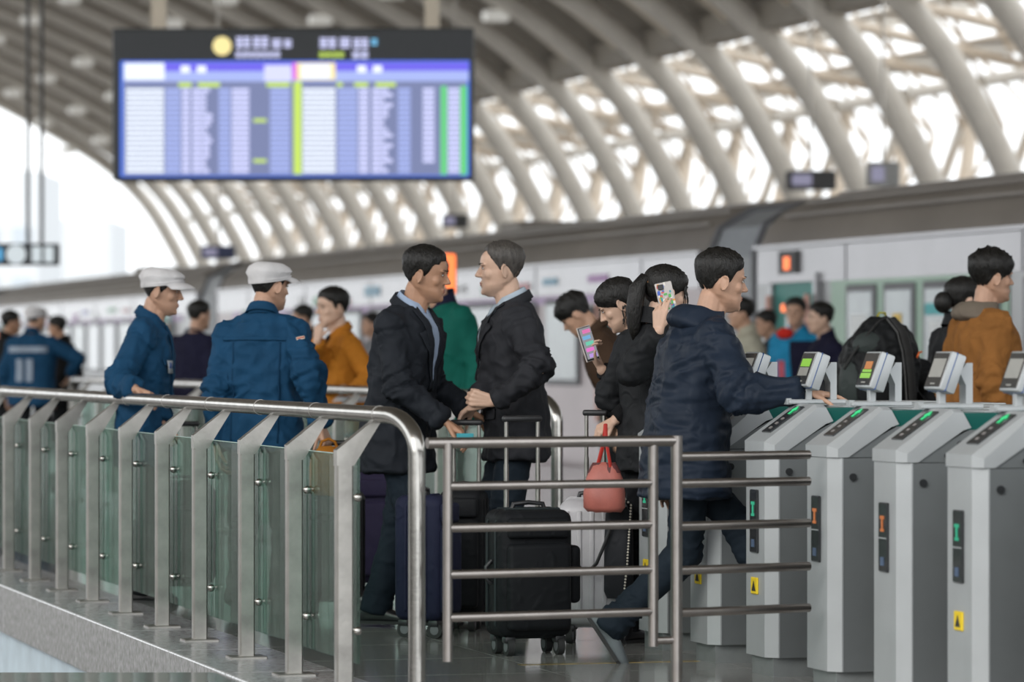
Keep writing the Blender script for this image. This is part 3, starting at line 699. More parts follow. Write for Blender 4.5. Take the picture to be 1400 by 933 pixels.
SKIN = [mat('skin_tan', (0.47, 0.275, 0.185), .5, 0, .07, 30, .05, 300, sheen=.05), mat('skin_light', (0.58, 0.38, 0.28), .5, 0, .05, 30, .04, 300), mat('skin_brown', (0.41, 0.225, 0.14), .5, 0, .07, 30, .05, 300)]
M_HAIR = mat('black_hair', (0.009, 0.008, 0.007), .45, 0, .5, 60, .6, 160, stretch=(1, 1, .25), spec=.35)
M_HAIRG = mat('greying_hair', (0.035, 0.03, 0.027), .5, 0, .6, 70, .6, 160, stretch=(1, 1, .3), col2=(0.085, 0.075, 0.066))
M_EYEW = mat('eye_white', (.6, .57, .54), .25); M_EYE = mat('dark_iris', (.012, .009, .008), .15); M_LIP = mat('lip', (0.36, 0.14, 0.11), .45)
M_SHOE = mat('black_leather', (0.014, 0.014, 0.016), .3, 0, .2, 30)
M_SHOEG = mat('grey_suede', (0.14, 0.16, 0.17), .7)
def cloth(name, col, rough=.8, var=.10, bump=.12):
    if name in MATS: return MATS[name]
    m = mat(name, Vector(col) * .9, rough, 0, var, 9, bump, 350, spec=.12); nt = m.node_tree
    fine = next(n for n in nt.nodes if n.type == 'BUMP')
    mp = next(n for n in nt.nodes if n.type == 'MAPPING')
    nz = nt.nodes.new('ShaderNodeTexNoise'); nz.inputs['Scale'].default_value = 13; nz.inputs['Detail'].default_value = 3; nz.inputs['Distortion'].default_value = 1.2
    try: nz.noise_type = 'RIDGED_MULTIFRACTAL'; nz.normalize = True
    except Exception: pass
    b2 = nt.nodes.new('ShaderNodeBump'); b2.inputs['Strength'].default_value = .55; b2.inputs['Distance'].default_value = .012
    nt.links.new(mp.outputs[0], nz.inputs['Vector']); nt.links.new(nz.outputs['Fac'], b2.inputs['Height']); nt.links.new(b2.outputs[0], fine.inputs['Normal'])
    return m

HEADP = [(-.006, .058, .012, .018), (.004, .078, .0, .027), (.016, .087, -.012, .040), (.03, .088, -.024, .052), (.045, .0865, -.034, .060), (.06, .0870, -.048, .0655), (.08, .0875, -.066, .070), (.10, .0870, -.082, .073),
         (.115, .0845, -.091, .0735), (.128, .0875, -.096, .0755), (.14, .0915, -.0985, .0765), (.16, .0915, -.0995, .0775), (.178, .086, -.097, .0755), (.195, .073, -.088, .068), (.209, .052, -.071, .054), (.219, .026, -.046, .034), (.2245, -.002, -.02, .012)]
def head_rings(seg=28):
    out = []
    for z, yf, yb, hw in HEADP:
        yc = -.005 if z > .05 else (yf + yb) / 2 - .002; ring = []
        yc = max(min(yc, yf - .01), yb + .005)
        for k in range(seg):
            a = 2 * math.pi * k / seg; c, s = math.cos(a), math.sin(a)
            e = 2 / 2.25; x = hw * (abs(c) ** e) * (1 if c >= 0 else -1)
            ry = (yf - yc) if s >= 0 else (yc - yb)
            y = yc + ry * (abs(s) ** e) * (1 if s >= 0 else -1)
            ring.append((x, y, z))
        out.append(ring)
    return out
_hm = MB().loft(head_rings(36)); HEADBVH = BVHTree.FromPolygons([Vector(v) for v in _hm.V], _hm.F)
HC = Vector((0, -.005, .125))
def head_r(d):
    h = HEADBVH.ray_cast(HC, d)
    return h[3] if h[0] is not None else .09

def hair_mesh(style='short', seed=1, thick=1.0, part=0.0):
    # shell over the skull from the hairline up; azimuth 0 = face
    keys = {'short': [(0, 34), (28, 33), (42, 25), (58, 20), (70, -4), (80, -16), (88, -2), (104, 3), (116, -14), (130, -32), (155, -40), (180, -42)],
            'reced': [(0, 44), (20, 46), (36, 40), (52, 26), (68, 8), (80, -14), (88, -2), (104, 3), (116, -14), (130, -32), (155, -40), (180, -42)],
            'women': [(0, 22), (25, 16), (45, 6), (62, -2), (76, -14), (88, -6), (104, -2), (116, -22), (130, -40), (155, -46), (180, -48)],
            'fringe': [(0, 12), (25, 8), (45, 2), (62, -6), (76, -18), (88, -4), (104, 0), (116, -20), (130, -34), (155, -40), (180, -42)],
            'under': [(0, 40), (40, 30), (58, 14), (70, -4), (80, -16), (88, -2), (104, 3), (116, -14), (130, -32), (155, -40), (180, -42)]}[style]
    def hl(az):
        a = abs(az)
        for (a0, e0), (a1, e1) in zip(keys, keys[1:]):
            if a0 <= a <= a1: return e0 + (e1 - e0) * (a - a0) / (a1 - a0)
        return keys[-1][1]
    NA, NE = 56, 16; rings = []
    th = {'short': .017, 'reced': .012, 'women': .016, 'fringe': .022, 'under': .005}[style] * thick
    for j in range(-1, NE + 1):
        ring = []
        for i in range(NA):
            az = -180 + 360 * i / NA; e0 = hl(az) + noise.noise(Vector((az * .09, seed, 0))) * 3.5 + noise.noise(Vector((az * .4, seed + 7, 0))) * 2.2
            f = max(j, 0) / NE; e = e0 + (89.0 - e0) * f
            a = R(az); er = R(e)
            d = Vector((math.sin(a) * math.cos(er), math.cos(a) * math.cos(er), math.sin(er)))
            r = head_r(d)
            if j < 0: r -= .008
            else:
                ramp = min(1, .25 + f * 3.0); top = max(0, math.sin(er)) ** 1.5
                side = .22 if style in ('short', 'fringe', 'reced') and e < 25 else 1.0
                r += th * (ramp * (.55 + .75 * top)) * (side + (1 - side) * max(0, min(1, (e + 10) / 35)))
                q = Vector((d.x * 14, d.y * 14, d.z * 9)) + Vector((seed * 5, 0, seed))
                r += th * .32 * noise.noise(q) + th * .3 * abs(noise.noise(q * 2.3)) * (1 if j > 0 else 0)
                if style == 'fringe': r += th * .35 * noise.noise(q * 1.2) * top
            ring.append(HC + d * r)
        rings.append(ring)
    return MB().loft(rings)

def hand_into(mb, W, d, m, side_thumb, curl=(20, 25, 15), thumb=(35, 20), k=1.0, spread=1.0, fa=None):
    """W wrist, d finger direction, m palm normal (where the palm faces), side_thumb: +1/-1 along d x m."""
    d = d.normalized(); m = (m - d * m.dot(d)).normalized(); s = d.cross(m).normalized() * side_thumb
    P = lambda a, b, c: W + d * (a * k) + s * (b * k) + m * (c * k)
    offs_ = [(.031, .094), (.0105, .099), (-.0105, .094), (-.030, .085)]
    lens = [(.040, .025, .021), (.044, .028, .022), (.041, .026, .021), (.032, .020, .018)]
    for i, (o, L) in enumerate(offs_):
        mb.capsule(P(.0, o * .45, 0), P(L * .97, o, 0), .0165 * k, .0125 * k, 10, 3)
        p = P(L, o, 0); a = 0; c_ = fa[i] if fa else curl
        base = (d + s * (o * 2.2 * spread)).normalized()
        for q in range(3):
            a += R(c_[q]); dv = (base * math.cos(a) + m * math.sin(a)).normalized()
            p2 = p + dv * (lens[i][q] * k); r = (.0088, .0080, .0070)[q] * k * (.9 if i == 3 else 1)
            mb.capsule(p, p2, r * 1.03, r, 9, 3); p = p2
    mb.capsule(P(.012, .012, .002), P(.062, .026, .006), .017 * k, .015 * k, 10, 3)
    tb = P(.028, .026, .006); a1, a2 = R(thumb[0]), R(thumb[1])
    dv = (d * math.cos(a1) + s * math.sin(a1) * .8 + m * math.sin(a1) * .6).normalized(); p2 = tb + dv * .044 * k
    mb.capsule(tb, p2, .0135 * k, .0108 * k, 9, 3)
    dv2 = (dv + m * math.sin(a2) * .5 + d * .35).normalized(); p3 = p2 + dv2 * .030 * k
    mb.capsule(p2, p3, .0105 * k, .0095 * k, 9, 3); mb.capsule(p3, p3 + (dv2 + m * .2).normalized() * .022 * k, .0095 * k, .0078 * k, 9, 3)

def ik(a, c, l1, l2, hint):
    a = Vector(a); c = Vector(c); d = c - a; L = min(d.length, (l1 + l2) * .995); d.normalize(); c = a + d * L
    x = (l1 * l1 - l2 * l2 + L * L) / (2 * L); h = math.sqrt(max(l1 * l1 - x * x, 0))
    hint = Vector(hint); hint = hint - d * hint.dot(d); hint.normalize()
    return a + d * x + hint * h, c

def ellring(z, hw, yf, yb, seg=26, x0=0, e=2.4):
    out = []; yc = (yf + yb) / 2
    for k in range(seg):
        a = 2 * math.pi * k / seg; c, s = math.cos(a), math.sin(a); q = 2 / e
        out.append(Vector((x0 + hw * abs(c) ** q * (1 if c >= 0 else -1), yc + (yf - yb) / 2 * abs(s) ** q * (1 if s >= 0 else -1), z)))
    return out

def person(label, pos, face, h=1.72, lean=0, twist=0, side=0, head=(0, 0, 0), hands=None, feet=None, skin=0, hair=('short', M_HAIR, 1.0), jacket=None, trousers=None, shoes=M_SHOE,
           cap=None, female=False, near=True, hand_pose=None, build=1.0, hip_drop=0.0, seed=1, group=None, hip_fwd=0.0, headk=1.0, extras=None, elbow=None, skirt=None, world_hands=True):
    """face: direction the person faces in degrees (0 = picture right, 90 = away, 180 = left). hands: {'R': world wrist, 'L': ...}"""
    k = h / 1.697
    root_loc = Vector((pos[0], pos[1], 0)); rz = R(face - 90)
    Mw = Matrix.Translation(root_loc) @ Matrix.Rotation(rz, 4, 'Z') @ Matrix.Scale(k, 4); Mi = Mw.inverted()
    HIPZ = .93 - hip_drop
    sh_w = (.172 if not female else .15) * build
    hipc = Vector((0, hip_fwd, HIPZ))
    ln = R(lean); tw = R(twist); sd = R(side)
    def TT(p):                                           # torso bend: pitch forward about the hips, growing with height
        p = Vector(p); f = max(0, min(1, (p.z - .86) / .32)); f = f * f * (3 - 2 * f)
        Mx = Matrix.Rotation(-ln * f, 3, 'X') @ Matrix.Rotation(sd * f, 3, 'Y') @ Matrix.Rotation(tw * f, 3, 'Z')
        q = p - Vector((0, 0, .93)); q = Mx @ q
        return q + hipc
    def TD(v): return (Matrix.Rotation(-ln, 3, 'X') @ Matrix.Rotation(sd, 3, 'Y') @ Matrix.Rotation(tw, 3, 'Z')) @ Vector(v)
    neck0 = TT((0, -.02, 1.42)); 
    hy, hp, hr_ = head                                    # yaw (+ left), pitch (+ down), roll
    MH3 = (Matrix.Rotation(-ln * .35, 3, 'X') @ Matrix.Rotation(tw * .8 + R(hy), 3, 'Z') @ Matrix.Rotation(-R(hp), 3, 'X') @ Matrix.Rotation(R(hr_), 3, 'Y'))
    piv = TT((0, .006, 1.462)) + MH3 @ Vector((0, .015, 0))
    hs = .97 * headk
    MH = Matrix.Translation(piv) @ MH3.to_4x4() @ Matrix.Scale(hs, 4) @ Matrix.Translation((0, .012, .018))
    vox = .0042 if near else .0095
    b = MB()
    hd = MB().loft(head_rings(28))
    hd.capsule((0, .088, .126), (0, .104, .096), .0075, .0105, 10, 4); hd.ell((0, .108, .0905), (.0105, .0105, .009))
    for s in (-1, 1):
        hd.ell((s * .0115, .098, .087), (.0085, .010, .0075), None, 10, 6)
        hd.ell((s * .033, .083, .138), (.024, .010, .0065), None, 12, 6); hd.ell((s * .040, .055, .094), (.026, .023, .026), None, 14, 8)
        Me = Matrix.Translation((s * .081, -.008, .106)) @ Matrix.Rotation(s * R(-26), 4, 'Z') @ Matrix.Rotation(R(-10), 4, 'X')
        hd.ell((0, 0, 0), (.0065, .017, .031), Me, 12, 8)
        if near:
            arc = [Me @ Vector((s * .008, .016 * math.cos(R(a)), .029 * math.sin(R(a)))) for a in range(-100, 150, 25)]
            hd.tube(arc, .0042, 7)
    hd.ell((0, .0885, .0575), (.021, .0075, .0052), None, 12, 6); hd.ell((0, .087, .0465), (.019, .0085, .006), None, 12, 6); hd.ell((0, .079, .017), (.022, .013, .016), None, 12, 6)
    b.add(hd.V, hd.F, MH)
    nr = .049 if not female else .041
    b.capsule(neck0 - Vector((0, 0, .05)), MH @ Vector((0, -.032, .05)), nr * 1.15, nr, 14, 3)
    b.capsule(neck0 - Vector((0, -.02, .03)), MH @ Vector((0, .0, .035)), nr, nr * .8, 14, 3)
    # torso core
    core = [(.86, .13, .075, -.09), (.95, .14, .08, -.09), (1.1, .125, .075, -.08), (1.25, .14, .085, -.085), (1.37, .13, .06, -.08), (1.43, .07, .03, -.06)]
    b.loft([[TT(p) for p in ellring(z, hw, yf, yb, 20)] for z, hw, yf, yb in core])
    SH = {s: TT((x * sh_w, -.015, 1.362)) for s, x in (('R', 1), ('L', -1))}
    ua, fa_ = (.285, .245) if not female else (.27, .235)
    arm = {}
    hands = hands or {}
    for s, x in (('R', 1), ('L', -1)):
        tgt = hands.get(s)
        if tgt is None: w = SH[s] + TD((x * .07, .03, -.50))
        elif world_hands: w = Mi @ Vector(tgt)
        else: w = Vector(tgt)
        hint = (elbow or {}).get(s, (x * .35, -.9, -.3))
        e, w = ik(SH[s], w, ua, fa_, hint); arm[s] = (SH[s], e, w)
        b.capsule(SH[s], e, .042, .036, 12, 3); b.capsule(e, w, .036, .026, 12, 3)
        hpz = (hand_pose or {}).get(s, {})
        dv = hpz.get('dir'); 
        dv = (Mi.to_3x3() @ Vector(dv)).normalized() if dv is not None else ((w - e).normalized() + Vector((0, .15, -.15))).normalized()
        mv = hpz.get('palm'); mv = (Mi.to_3x3() @ Vector(mv)).normalized() if mv is not None else Vector((-x, .1, 0))
        # thumb lies on the left of the right hand seen from the back with fingers up
        st = -1 if s == 'R' else 1
        hand_into(b, w + dv * .012, dv, mv, st, hpz.get('curl', (22, 28, 18)), hpz.get('thumb', (38, 20)), .97 if not female else .88, hpz.get('spread', 1.0), hpz.get('fa'))
        arm[s] = (SH[s], e, w, dv)
    feet = feet or {}
    leg = {}
    for s, x in (('R', 1), ('L', -1)):
        hj = hipc + Vector((x * .088, 0, -.03))
        f = feet.get(s, {}); an = f.get('ankle'); an = Mi @ Vector(an) if an is not None else Vector((x * .10, -.02 + .03 * x, .085))
        kn, an = ik(hj, an, .42, .402, f.get('knee', (x * .12, 1, 0)))
        fd = f.get('dir'); fd = (Mi.to_3x3() @ Vector(fd)).normalized() if fd is not None else Vector((x * .18, 1, 0)).normalized()
        leg[s] = (hj, kn, an, fd)
        b.capsule(hj, kn, .062, .045, 12, 3); b.capsule(kn, an, .045, .033, 12, 3)
        up = f.get('up'); up = (Mi.to_3x3() @ Vector(up)).normalized() if up is not None else Vector((0, 0, 1))
        b.capsule(an - up * .035 - fd * .02, an - up * .05 + fd * .13, .026, .02, 10, 3)
    me = remesh(b, vox, 3 if near else 2, .5, 'person')
    o = link('person', me, SKIN[skin], None, root_loc, (0, 0, rz)); o.scale = (k, k, k)
    tag(o, label, 'person', group)
    Dm = (lambda d: max(d, .004))
    # face details
    for s in (-1, 1):
        ey = MB().ell((s * .031, .0825, .1215), (.0125, .0045, .0048), None, 12, 8); e_ = put('eye', MB().add(ey.V, ey.F, MH), M_EYEW if near else M_EYE, o, True)
        if near:
            ir = MB().ell((s * .031, .0855, .1215), (.0058, .0028, .0046), None, 10, 6); put('iris', MB().add(ir.V, ir.F, MH), M_EYE, e_, True)
            ld = MB().tube([(s * (.031 + .014 * math.cos(a)), .0868 - .0042 * abs(math.cos(a)), .1225 + .0045 * math.sin(a)) for a in [R(15 * q) for q in range(0, 13)]], .0013, 6); put('eyelash_line', MB().add(ld.V, ld.F, MH), M_EYE, e_)
        eb = MB().tube([(s * (.014 + .036 * q / 5), .0955 - .012 * (q / 5) ** 2, .139 + .0045 * math.sin(q / 5 * 2.4)) for q in range(6)], [.0022, .0032, .0035, .0032, .0026, .0014], 7, True, .6)
        put('eyebrow', MB().add(eb.V, eb.F, MH), hair[1] if hair else M_HAIR, o)
    if near:
        lp = MB().ell((0, .0925, .0565), (.0195, .0038, .0035), None, 12, 6).ell((0, .0915, .0482), (.0175, .0042, .0042), None, 12, 6); put('lips', MB().add(lp.V, lp.F, MH), M_LIP, o, True)
    if hair:
        hm = hair_mesh(hair[0], seed, hair[2]); put('hair', MB().add(hm.V, hm.F, MH), hair[1], o, 60)
    ctx = dict(o=o, MH=MH, TT=TT, TD=TD, arm=arm, leg=leg, k=k, Mw=Mw, Mi=Mi, near=near, seed=seed)
    if cap: cap_on(ctx, cap)
    if jacket: ctx['jk'] = dress_top(ctx, jacket, female, build)
    if trousers: dress_legs(ctx, trousers, shoes, hipc, female)
    if extras:
        for fn in extras: fn(ctx)
    return ctx

def cap_on(c, m):
    MH = c['MH']; rings = []
    for j in range(0, 11):
        ring = []
        for i in range(40):
            a = 2 * math.pi * i / 40; az = math.degrees(a); az = az - 360 if az > 180 else az
            e0 = 22 - 26 * (1 - math.cos(a)) / 2; f = j / 10
            if f < .55: e = e0 + (46 - e0) * f / .55; g = 0
            else: e = 46 + (88 - 46) * (f - .55) / .45; g = 1
            er = R(e); d = Vector((math.sin(a) * math.cos(er), math.cos(a) * math.cos(er), math.sin(er)))
            r = head_r(d) + .013 + (.012 if .2 < f < .8 else .004) + .0035 * noise.noise(d * 13 + Vector((c['seed'], 0, 0)))
            p = HC + d * r
            if p.z > .232: p.z = .232 + (p.z - .232) * .25
            if g == 0 and f > .2: p += Vector((math.sin(a), math.cos(a), 0)) * .007
            ring.append(p)
        rings.append(ring)
    inner = [[HC + (p - HC) * .93 for p in rings[0]]]
    cp = MB().loft(inner + rings); cap = put('cap', MB().add(cp.V, cp.F, MH), m, c['o'], 55)
    band = []
    vz = MB(); N = 17; top = []; bot = []; outr = []
    for i in range(N):
        a = R(-68 + 136 * i / (N - 1)); e0 = R(22 - 26 * (1 - math.cos(a)) / 2 + 2)
        d = Vector((math.sin(a) * math.cos(e0), math.cos(a) * math.cos(e0), math.sin(e0))); p = HC + d * (head_r(d) + .012)
        L = .068 * math.cos(a * .95) ** .6 + .003; q = p + Vector((math.sin(a) * .55, 1, -.30 - .15 * abs(math.sin(a)))).normalized() * L
        mid = (p + q) / 2 + Vector((0, 0, .004))
        top += [p, mid, q]
    vs = [p + Vector((0, 0, .003)) for p in top] + [p - Vector((0, 0, .003)) for p in top]; n = len(top); fs = []
    for i in range(N - 1):
        for j in range(2):
            a = 3 * i + j; fs += [(a, a + 1, a + 4, a + 3), (n + a, n + a + 3, n + a + 4, n + a + 1)]
        fs += [(3 * i + 2, n + 3 * i + 2, n + 3 * i + 5, 3 * i + 5), (3 * i, 3 * i + 3, n + 3 * i + 3, n + 3 * i)]
    put('visor', MB().add(vs, fs, MH), m, cap, 50)
    bd = MB().tube([p + Vector((0, 0, .012)) for p in rings[0]] + [rings[0][0] + Vector((0, 0, .012))], .0035, 6); put('band', MB().add(bd.V, bd.F, MH), m, cap, 50)

def dress_top(c, j, female, build):
    """j: dict(mat, hem, style, loose, collar, cuff...)"""
    TT, TD, arm, near, o = c['TT'], c['TD'], c['arm'], c['near'], c['o']
    lo = j.get('loose', 1.0); hem = j.get('hem', .78); bw = build * (1 if not female else .9)
    rings = [(hem, .188, .125, -.135), (hem + .06, .186, .125, -.135), (.95, .178, .118, -.128), (1.07, .172, .115, -.115), (1.2, .185, .122, -.122), (1.31, .188, .112, -.122), (1.375, .165, .09, -.108), (1.415, .12, .06, -.09), (1.445, .085, .04, -.078)]
    if hem > .9: rings = rings[:1] + rings[3:]
    b = MB()
    def rr(z, hw, yf, yb):
        f = lo if z < 1.35 else 1 + (lo - 1) * .4
        return [TT(p) for p in ellring(z, hw * bw * f, yf * bw * f, yb * bw * f, 28)]
    b.loft([rr(*q) for q in rings])
    up, el, wr = j.get('sleeve', (.063, .055, .046))
    cuffs = []
    for s in 'RL':
        S, e, w, dv = arm[s]; x = 1 if s == 'R' else -1
        ups = S + TD((-x * .02, 0, .0))
        b.capsule(ups, e, (up + .004) * lo, el * lo, 16, 4)
        end = w - (w - e).normalized() * j.get('cuff_back', .005)
        d = (end - e).normalized()
        b.tube([e - d * .01, e + d * .05, e + (end - e) * .6, end - d * .012, end], [el * lo * .98, el * lo * 1.0, (el * .35 + wr * .65) * lo, wr * lo, wr * lo * .96], 16)
        b.ell(e, (el * lo,) * 3, None, 12, 8)
        b.ell(S + TD((x * .0, 0, -.02)), (.062 * lo, .068 * lo, .062 * lo), None, 14, 9)
        b.capsule(TT((x * .045, -.03, 1.415)), S + TD((-x * .005, -.002, .008)), .045, .052, 12, 3); b.capsule(TT((x * .06, .02, 1.37)), S + TD((-x * .01, .01, -.01)), .05, .055, 12, 3)
        cuffs.append((end, d, wr * lo))
    me = remesh(b, .0085 if near else .014, 9 if near else 5, .5, 'jacket'); 
    amp = j.get('amp', .012)
    fl = []
    for s in 'RL':
        S, e, w, dv = arm[s]
        ax = ((w - e).normalized() + (e - S).normalized()).normalized(); fl += [(e, ax, .17, 1.5), (w, (w - e).normalized(), .12, 1.0), (S, (e - S).normalized(), .13, .8)]
    me.update(); wrinkle(me, amp, c['seed'], j.get('wsc', (8.5, 8.5, 7)), .35, fl)
    jo = link('jacket', me, j['mat'], o)
    for end, d, r in cuffs:
        put('cuff', MB().tube([end - d * .035, end - d * .004, end + d * .001], [r * 1.035, r * 1.04, r * .98], 18), j.get('cuff_mat', j['mat']), jo, 50)
    # collar
    col = j.get('collar')
    def tilt(p): return TT((p.x, p.y, p.z - .42 * (p.y + .01)))
    def neckring(z, rx, yf, yb, seg=30): return [tilt(p) for p in ellring(z, rx, yf, yb, seg, 0, 2.1)]
    if col == 'shirt' or col == 'fold':
        cm = j.get('collar_mat', j['mat'])
        rg = []
        base = [(1.425, .078, .06, -.085, 0), (1.475, .067, .048, -.072, .012), (1.49, .066, .045, -.071, .016), (1.482, .071, .052, -.077, .014), (1.437, .092, .078, -.097, -.004)]
        for z, rx, yf, yb, lift in base:
            ring = neckring(z, rx, yf, yb)
            rg.append(ring)
        cm_ = MB()
        n = 30; seq = []
        for ring in rg:                                   # open at the front
            seq.append([ring[(8 + q) % n] for q in range(0, 30)])
        cm_.loft(seq, False, False)
        ob = put('collar', cm_, cm, jo, 60); ob.modifiers.new('t', 'SOLIDIFY').thickness = .003
    elif col == 'stand':
        cm_ = MB(); cm_.loft([neckring(1.42, .088, .068, -.094), neckring(1.47, .073, .055, -.08), neckring(1.50, .071, .056, -.079), neckring(1.498, .065, .05, -.073), neckring(1.46, .062, .046, -.07)], False)
        put('collar', cm_, j.get('collar_mat', j['mat']), jo, 60)
    elif col == 'round':
        cm_ = MB(); cm_.tube(neckring(1.448, .082, .06, -.082) + [neckring(1.448, .082, .06, -.082)[0]], .009, 8, False); put('collar', cm_, j.get('collar_mat', j['mat']), jo, 60)
    bv = BVHTree.FromPolygons([v.co.copy() for v in me.vertices], [tuple(p.vertices) for p in me.polygons])
    lf = MB().loft([rr(*q) for q in rings]); tb_ = BVHTree.FromPolygons([Vector(v) for v in lf.V], lf.F)
    c['bvh'] = bv; c['jo'] = jo
    def patch(name, poly, m, lift=.004, back=False, thick=.004, nx=8, nz=14):
        """quad patch given by 4 corners (x,z) in upright torso coordinates, wrapped on the jacket front or back"""
        (x0, z0), (x1, z1), (x2, z2), (x3, z3) = poly; sgn = -1 if back else 1
        rows = []
        for i in range(nz + 1):
            f = i / nz; ring = []
            for q in range(nx + 1):
                g = q / nx
                x = (x0 * (1 - g) + x1 * g) * (1 - f) + (x3 * (1 - g) + x2 * g) * f; z = (z0 * (1 - g) + z1 * g) * (1 - f) + (z3 * (1 - g) + z2 * g) * f
                p0 = TT((x, sgn * .5, z)); dr = TT((x, 0, z)) - p0; L = dr.length; dr.normalize()
                hit = bv.ray_cast(p0, dr, L + .25)
                h2 = tb_.ray_cast(p0, dr, L + .25)
                if hit[0] is not None and (h2[0] is None or (hit[0] - h2[0]).length < .03): p = hit[0] - dr * lift
                elif h2[0] is not None: p = h2[0] - dr * (lift + .006)
                else: p = TT((x, sgn * .06, z))
                ring.append(p)
            rows.append(ring)
        mbp = MB(); mbp.loft(rows, False, False); ob = put(name, mbp, m, jo, 60)
        md = ob.modifiers.new('t', 'SOLIDIFY'); md.thickness = thick; md.offset = 1
        return ob
    c['patch'] = patch
    for p in j.get('patches', []): patch(*p[:3], **(p[3] if len(p) > 3 else {}))
    if j.get('suit'):
        sm = j['shirt']; zb = j.get('vdepth', 1.14)
        patch('shirt_front', [(-.058, 1.44), (.058, 1.44), (.006, zb), (-.006, zb)], sm, .003)
        for s in (-1, 1):
            patch('lapel', [(s * .052, 1.452), (s * .095, 1.44), (s * .012, zb - .04), (s * .0, zb - .03)], j['mat'], .009, thick=.005)
            patch('lapel', [(s * .078, 1.36), (s * .118, 1.345), (s * .05, 1.22), (s * .035, 1.2)], j['mat'], .008, thick=.005, nz=8)
        patch('button', [(-.008, zb - .05), (.008, zb - .05), (.008, zb - .066), (-.008, zb - .066)], BLACKP, .006, nx=2, nz=2)
        patch('button', [(-.008, zb - .15), (.008, zb - .15), (.008, zb - .166), (-.008, zb - .166)], BLACKP, .006, nx=2, nz=2)
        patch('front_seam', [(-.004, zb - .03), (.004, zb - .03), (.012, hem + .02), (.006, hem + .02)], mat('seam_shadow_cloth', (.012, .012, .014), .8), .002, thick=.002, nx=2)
        for s in (-1, 1): patch('pocket_flap', [(s * .07, .965), (s * .155, .975), (s * .155, .925), (s * .07, .92)], j['mat'], .006, thick=.005)
        # jacket collar standing behind the shirt collar
        jc = MB(); n = 30; seq = []
        for z, rx, yf, yb in ((1.415, .10, .07, -.10), (1.462, .080, .055, -.088), (1.468, .086, .06, -.094), (1.425, .112, .085, -.112)):
            ring = [tilt(p) for p in ellring(z, rx, yf, yb, n, 0, 2.1)]; seq.append([ring[(11 + q) % n] for q in range(0, 24)])
        jc.loft(seq, False, False); ob = put('jacket_collar', jc, j['mat'], jo, 60); ob.modifiers.new('t', 'SOLIDIFY').thickness = .004
    if j.get('placket'):
        patch('front_placket', [(-.018, 1.42), (.018, 1.42), (.018, hem + .02), (-.018, hem + .02)], j['mat'], .005, thick=.004, nx=3)
    if j.get('hood'):
        hm = MB(); MHD = j.get('hood_mat', j['mat'])
        for a in range(0, 1): pass
        rg = []
        for z, rx, yf, yb in ((1.385, .135, .07, -.13), (1.40, .135, .06, -.165), (1.43, .118, .06, -.17), (1.465, .098, .055, -.14), (1.482, .084, .052, -.105), (1.46, .074, .045, -.085)):
            rg.append([TT(p) for p in ellring(z, rx, yf, yb, 30, 0, 2.2)])
        hm.loft(rg, False); me2 = hm.mesh('hood', 80); wrinkle(me2, .012, c['seed'] + 3, (9, 9, 14)); ho = link('hood', me2, MHD, jo); ho.modifiers.new('s', 'SUBSURF').render_levels = 2
    return jo

def dress_legs(c, m, shoes, hipc, female):
    leg, o, near = c['leg'], c['o'], c['near']
    b = MB(); hw = .165 if not female else .16
    HZ = hipc.z
    b.loft([[Vector((p.x, p.y + hipc.y, p.z)) for p in ellring(HZ + dz, w, yf, yb, 24)] for dz, w, yf, yb in ((-.14, .13, .09, -.10), (-.08, .165, .105, -.12), (0, .168, .105, -.12), (.08, .155, .1, -.105), (.12, .15, .098, -.10))])
    t0, t1, t2 = (.088, .066, .058) if not female else (.082, .056, .045)
    for s in 'RL':
        hj, kn, an, fd = leg[s]; d = (an - kn).normalized()
        b.capsule(hj, kn, t0, t1, 16, 4)
        end = an + d * .035
        b.tube([kn - d * .01, kn + (an - kn) * .35, kn + (an - kn) * .8, end], [t1, t1 * .98, t2 * 1.02, t2 * 1.08], 16); b.ell(kn, (t1,) * 3, None, 12, 8)
    me = remesh(b, .009 if near else .015, 4, .5, 'trousers'); wrinkle(me, .010, c['seed'] + 9, (8, 8, 10), .35, [(leg[s][1], (leg[s][2] - leg[s][0]).normalized(), .2, 1.3) for s in 'RL'] + [(leg[s][2], (leg[s][2] - leg[s][1]).normalized(), .2, 1.3) for s in 'RL']); link('trousers', me, m, o)
    for s in 'RL':
        hj, kn, an, fd = leg[s]; d = (an - kn).normalized()
        up = -d - fd * (-d).dot(fd); up.normalize()
        if abs(up.z) > .85: up = Vector((0, 0, 1)); fd = Vector((fd.x, fd.y, 0)).normalized()
        sx = fd.cross(up); base = an - up * (.085 if abs(up.z) > .85 else .075)
        rg = []
        for y, w, zt_ in ((-.075, .020, .055), (-.068, .030, .075), (-.03, .036, .095), (.03, .038, .085), (.08, .043, .062), (.13, .046, .05), (.165, .038, .042), (.188, .018, .03)):
            ring = []
            for q in range(14):
                a = 2 * math.pi * q / 14; cx, cz = math.cos(a), math.sin(a)
                z = zt_ / 2 + zt_ / 2 * (abs(cz) ** .8) * (1 if cz > 0 else -1)
                ring.append(base + fd * y + sx * (w * abs(cx) ** .75 * (1 if cx >= 0 else -1)) + up * (z + .0))
            rg.append(ring)
        sh = put('shoe', MB().loft(rg), shoes, o, 60)
        so = MB(); sr = []
        for z in (0, .014):
            sr.append([base + fd * y + sx * x + up * z for y, x in ((-.08, 0), (-.07, .03), (-.02, .039), (.06, .043), (.13, .05), (.175, .038), (.195, 0), (.175, -.038), (.13, -.05), (.06, -.043), (-.02, -.039), (-.07, -.03))])
        so.loft(sr); put('sole', so, RUBBER, sh)
